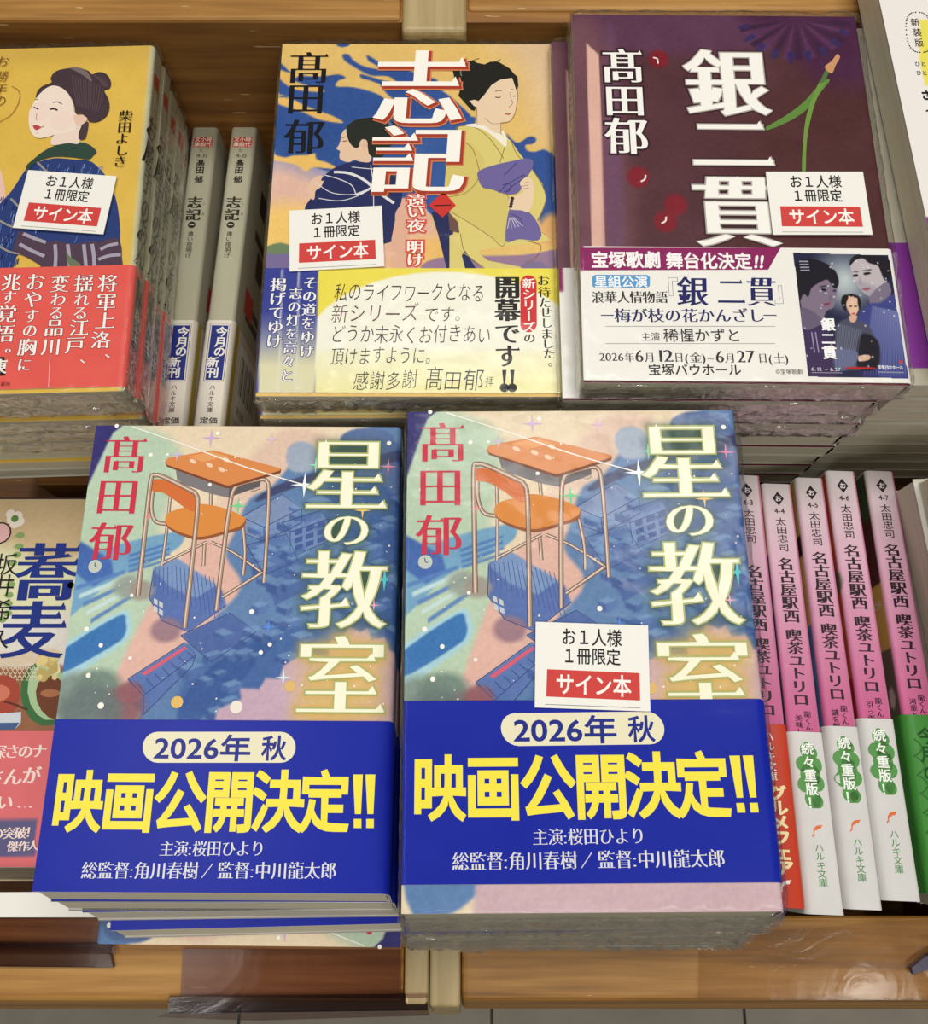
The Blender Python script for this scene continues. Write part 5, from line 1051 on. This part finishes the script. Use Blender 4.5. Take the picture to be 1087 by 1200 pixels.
# ------------------------------------------------------------------ soba book at the left (cut by the frame)
def soba_book():
    sz = Size(105, 148, 13.0, 1.5); pm = pxmap(-183.5, 34.6, -13, 0, sz); B = view(0, 560, 130, 520); B2 = view(0, 840, 130, 433)
    cv = Canvas(sz.se, sz.h, .5, (206, 180, 140), pm); P = lambda pts, c, s=.5, a=1, sm=True: cv.poly(pts, c, B, s, a, sm)
    P([(-500, 300), (60, 320), (200, 420), (500, 380), (500, 800), (-500, 800)], (222, 220, 180), 8); P([(-500, 700), (500, 640), (500, 900), (-500, 880)], (224, 220, 212), 6)
    P([(-500, 905), (100, 890), (300, 880), (520, 900), (520, 1300), (-500, 1300)], (150, 100, 72), 2)
    for x, y, r_ in ((150, 840, 8), (80, 860, 6), (220, 830, 7), (10, 850, 7)): cv.blob((x, y), r_, r_*.5, (214, 196, 170), B, .9, .4)
    cv.noise(4, 1.2, 3)
    jacket = wrap_mesh('jacket', sz, cv, M['print'], backcol=(206, 190, 160)); d = Art(sz.map, pm, .05)
    for k in range(9): d.line([(k*22-20, 880), (k*22+20, 950)], .3, (230, 214, 186), B, h=.06); d.line([(k*22+30, 880), (k*22-10, 950)], .3, (230, 214, 186), B, h=.06)
    d.dot((210, 1010), 13.5, (62, 110, 66), B, ry=9.6, ang=-1.2); d.dot((225, 1000), 12, (168, 196, 150), B, ry=8, ang=-1.2); d.dot((250, 1030), 9.6, (110, 62, 40), B, ry=6.4, ang=-1.0); d.dot((235, 1010), 4, (168, 110, 74), B, ry=1.6)
    rr = random.Random(2)
    for k in range(26): d.dot((200+rr.uniform(-20, 60), 880+rr.uniform(-50, 60)), rr.uniform(1.1, 2.2), rr.choice([(224, 204, 140), (206, 184, 112), (236, 222, 176), (190, 168, 100)]), B)
    d.dot((0, 1030), 8, (166, 72, 56), B, ry=9); d.dot((-10, 1010), 5, (206, 120, 96), B, ry=3.4)
    d.poly([(-60, 1110), (100, 1098), (98, 1150), (70, 1180), (-60, 1180)], (206, 214, 220), B); d.poly([(-60, 1150), (92, 1148), (70, 1180), (-60, 1180)], (70, 96, 140), B); d.line([(20, 1050), (60, 1060), (130, 1088)], .8, (90, 50, 34), B)
    for p, r_ in (((55, 195), 2.2), ((84, 180), 2.2), ((50, 170), 2.0), ((92, 205), 2.2), ((70, 215), 2.2)): d.dot(p, r_, (240, 228, 214), B)
    d.dot((70, 192), 1.6, (96, 140, 70), B)
    for x, y in ((95, 270), (90, 322), (80, 362), (60, 400), (50, 500), (42, 550), (38, 590), (36, 636), (10, 665)): d.dot((x, y), 1.9, (134, 164, 98), B, ry=1.3); d.line([(x-30, y+4), (x, y)], .3, (134, 164, 98), B)
    d.dot((0, 260), 4.9, (20, 20, 22), B); d.dot((0, 260), 4.3, (226, 180, 178), B)
    drawing = d.build('jacket_drawing', M['print']); a = Art(sz.map, pm, d.h+.02); hl = a.h; N = (28, 48, 130)
    a.G('蕎', (222, 440), 300, 290, N, 'mincho', .026, B, h=hl); a.G('麦', (160, 712), 300, 290, N, 'mincho', .026, B, h=hl); a.dot((332, 505), 1.4, (20, 20, 22), B, h=hl)
    title = a.build('title_lettering', M['print']); a = Art(sz.map, pm)
    for ch, p in zip('坂井希久', ((32, 405), (20, 505), (8, 620), (-4, 750))): a.G(ch, p, 104, 110, (30, 28, 30), vw=B, h=hl)
    author = a.build('author_lettering', M['print'])
    ov1 = pm(B2((50, 58)))[1]; ov0 = pm(B2((50, 588)))[1]; oc = Canvas(sz.se, ov1-ov0, 1, (222, 112, 116), lambda p: (pm(p)[0], pm(p)[1]-ov0))
    oc.poly([(-600, 408), (146, 402), (138, 545), (-600, 552)], (96, 92, 132), B2, .4, 1, False); oc.noise(2, 5, 2); oc.lines(40, (232, 140, 140), 2, 40, 105, 0, 50, 2, .3, .4)
    obi = wrap_mesh('obi_band', sz, oc, M['obi'], ov0, .5, .3, (222, 112, 116)); o = Art(sz.map, pm, .53); W_ = (246, 224, 216)
    for tx, pts, s_ in (('深さのナ', ((-2, 140), (50, 138), (102, 138), (156, 136)), 60), ('さんが', ((-16, 238), (54, 236), (126, 230)), 74), ('い…', ((22, 335), (102, 332)), 66), ('の突破！', ((-8, 458), (38, 457), (84, 455), (126, 452)), 50), ('、傑作人', ((4, 510), (52, 508), (94, 506), (132, 504)), 44)):
        for ch, p in zip(tx, pts): o.G(ch, p, s_, s_, W_, 'mincho', .02, B2, h=.56)
    b = Book(sz, jacket, obi, 0, (title, author), drawing, o.build('obi_lettering', M['obi'])); b.shear(.5); return b
soba = soba_book(); GB = 'copies of the buckwheat noodle book'
flat('paperback_book', soba, -183.5, 34.6, -13, 0, 'tan noodle-book with navy title and pink band, topmost of the far left pile', GB)
lem = plain_book(105, 148, 12, (96, 86, 104)); la = Art(lem.sz.map, None, .05)
for k in range(12): 
    la.dot((6+k*9.2+(k % 2)*1.5, 143), 4.2, (206, 192, 84), ry=3.1); la.dot((6+k*9.2+(k % 2)*1.5, 143.5), 1.1, (236, 228, 190), ry=.9); la.dot((10.6+k*9.2, 145), 1.5, (84, 104, 76), ry=.8)
lem.drawing = la.build('jacket_drawing', M['print'])
e = flat('paperback_book', lem, -182.5, 39.6, -27.4, .2, 'purple paperback with yellow fruit pattern peeping out above the noodle book', None)
for k in range(2): flat('paperback_book', soba, -183.5+k, 31.0-k*1.5, -40.2-k*13.1, .4*k, 'tan noodle-book buried in the far left pile, %s' % ('beneath the fruit-patterned one', 'lowest')[k], GB, detail=False)
# ------------------------------------------------------------------ right edge: grey books with purple band, white book on top of them
pur = plain_book(105, 148, 10.4, (176, 170, 152), None, (122, 50, 140), 48, v0=6); GP_ = 'grey books with purple bands'
for k in range(9): flat('paperback_book', pur, 146.8+52.5+(.0, .8, -.3, .4, 0, .6, -.2, .5, .1)[k], 193.6-(0, .5, .2, .8, .3, .6, .2, .4, .1)[k], 79.5-k*10.7, -.2, 'grey paperback with purple band between the maroon pile and the white book, topmost' if k == 0 else 'grey paperback with purple band, %s down in the pile at the right edge' % ('first', 'second', 'third', 'fourth', 'fifth', 'sixth', 'seventh', 'eighth')[k-1], GP_)
def white_book():
    sz = Size(112, 174, 13.6, 1.2); zt = 94.2; a0, a1 = unproj(1030, 0, zt), unproj(1087, 265, zt); yaw = math.degrees(math.atan2(-(a0[0]-a1[0]), a0[1]-a1[1]))
    dx, dy = math.cos(R(yaw)), math.sin(R(yaw)); bx, by = a1[0]-(-dy)*52, a1[1]-dx*52   # bottom-left corner
    bx, by = a1[0]+dy*52, a1[1]-dx*52
    cx, cy = bx+dx*sz.w/2-dy*sz.h/2, by+dy*sz.w/2+dx*sz.h/2
    pm = pxmap(cx, cy, zt, yaw, sz); W = view(960, 0, 1087, 508)
    cv = Canvas(sz.se, sz.h, 1, (236, 230, 226), pm); cv.poly([(468, 95), (700, 95), (700, 405), (500, 405), (468, 300)], (232, 220, 96), W, .5, 1, False); cv.mixc((cv.W < 56).astype(float), (122, 52, 140))
    j = wrap_mesh('jacket', sz, cv, M['print'], backcol=(226, 220, 212)); a = Art(sz.map, pm, .06); K = (40, 36, 36)
    for ch, p in zip('新装版', ((447, 105), (457, 152), (466, 200))): a.G(ch, p, 42, 40, K, d=.01, vw=W)
    for q in np.linspace(0, 2*math.pi, 44)[:-1]: a.dot((466+60*math.copysign(abs(math.cos(q))**.7, math.cos(q))+(math.sin(q)*10), 152+94*math.copysign(abs(math.sin(q))**.8, math.sin(q))), .28, K, W, h=.09)
    for ch, p in zip('ひとひと', ((458, 300), (486, 300), (465, 342), (492, 342))): a.G(ch, p, 26, 24, (50, 60, 96), vw=W, d=.02)
    a.G('さ', (500, 446), 50, 50, (20, 20, 22), vw=W, d=.05); a.G('っ', (512, 520), 40, 40, (20, 20, 22), vw=W, d=.05)
    b = Book(sz, j, None, 0, (a.build('title_lettering', M['print']),), None, None, False, 'pages_cream'); return b, cx, cy, zt, yaw
wb = white_book(); flat('book', wb[0], *wb[1:], 'white covered book with yellow patch lying across the upper right corner')
wp = plain_book(112, 150, 14, (226, 224, 214)); x0, y0 = unproj(1134, 521, 74)
for k in range(8): flat('book', wp, x0+56+(0, .8, -.5, .4, 0, .5, .2, 0)[k], y0-75+(0, -1, .4, 0, .6, 0, .3, 0)[k], 74-k*14.3, 3.0, 'white book in the pile at the lower right edge, %s' % ('topmost', 'second', 'third', 'fourth', 'fifth', 'sixth', 'seventh', 'eighth')[k], 'white books at the lower right edge', cat='book')
# ------------------------------------------------------------------ clear price-label holders on the front rail
def prism(pts, z, th):
    P = [unproj(*p, z) for p in pts]; n = len(P); V = [(x, y, z) for x, y in P]+[(x, y, z-th) for x, y in P]
    a = sum(P[i][0]*P[(i+1) % n][1]-P[(i+1) % n][0]*P[i][1] for i in range(n)); f = list(range(n)); g = [2*n-1-i for i in range(n)]
    if a < 0: f = f[::-1]; g = g[::-1]
    F = [f, g]+[(i, i+n, (i+1) % n+n, (i+1) % n) if a > 0 else (i, (i+1) % n, (i+1) % n+n, i+n) for i in range(n)]
    return V, F
def holder(label, sheet, chan, lip, card=None, z=1.2, zc=1.2, pm_='plastic'):
    e = empty('price_label_holder', RACK); tag(e, label, 'label holder')
    obj('sheet', mesh('sheet', *prism(sheet, z, .5), M[pm_]), e)
    if chan: obj('channel', mesh('channel', *prism(chan, zc, 3), M['plastic_dark']), e); obj('ridge', mesh('ridge', *prism([(x, y if k < 2 else chan[1][1]+4) for k, (x, y) in enumerate(chan)], zc+1, 1), M['plastic']), e)
    if lip: obj('lip', mesh('lip', *prism(lip, zc-1, .6), M['plastic']), e)
    if card: obj('paper_card', mesh('paper_card', *prism(card, z+.5, .3), M['white_card']), e, label='blank white paper card')
    return e
holder('clear label holder with blank white card at the left end of the front rail', [(-60, 1046), (122, 1043), (136, 1118), (-60, 1118)], [(-60, 1104), (126, 1106), (132, 1134), (-60, 1132)], None, [(-60, 1046), (118, 1045), (121, 1075), (-60, 1075)], 2.5, 2.5)
holder('empty clear label holder hanging under the front rail left of the pale divider', [(214, 1112), (470, 1113), (470, 1170), (211, 1168)], [(198, 1168), (500, 1165), (501, 1184), (197, 1188)], [(184, 1192), (196, 1186), (502, 1183), (503, 1190), (300, 1196)], None, 1.4, 1.0)
holder('clear label holder on the front rail at the right', [(820, 1098), (1110, 1075), (1110, 1172), (818, 1172)], None, None, None, 1.4, pm_='plastic_clear')
e = empty('price_label_clip', RACK); tag(e, 'dark purple plastic label clip at the lower right corner of the rail', 'label clip'); obj('clip_body', mesh('clip_body', *prism([(1068, 1134), (1086, 1120), (1110, 1112), (1110, 1130), (1088, 1136), (1070, 1142)], 3.5, 2), plain('purple_plastic', C(52, 40, 70), .3)), e)
_done()
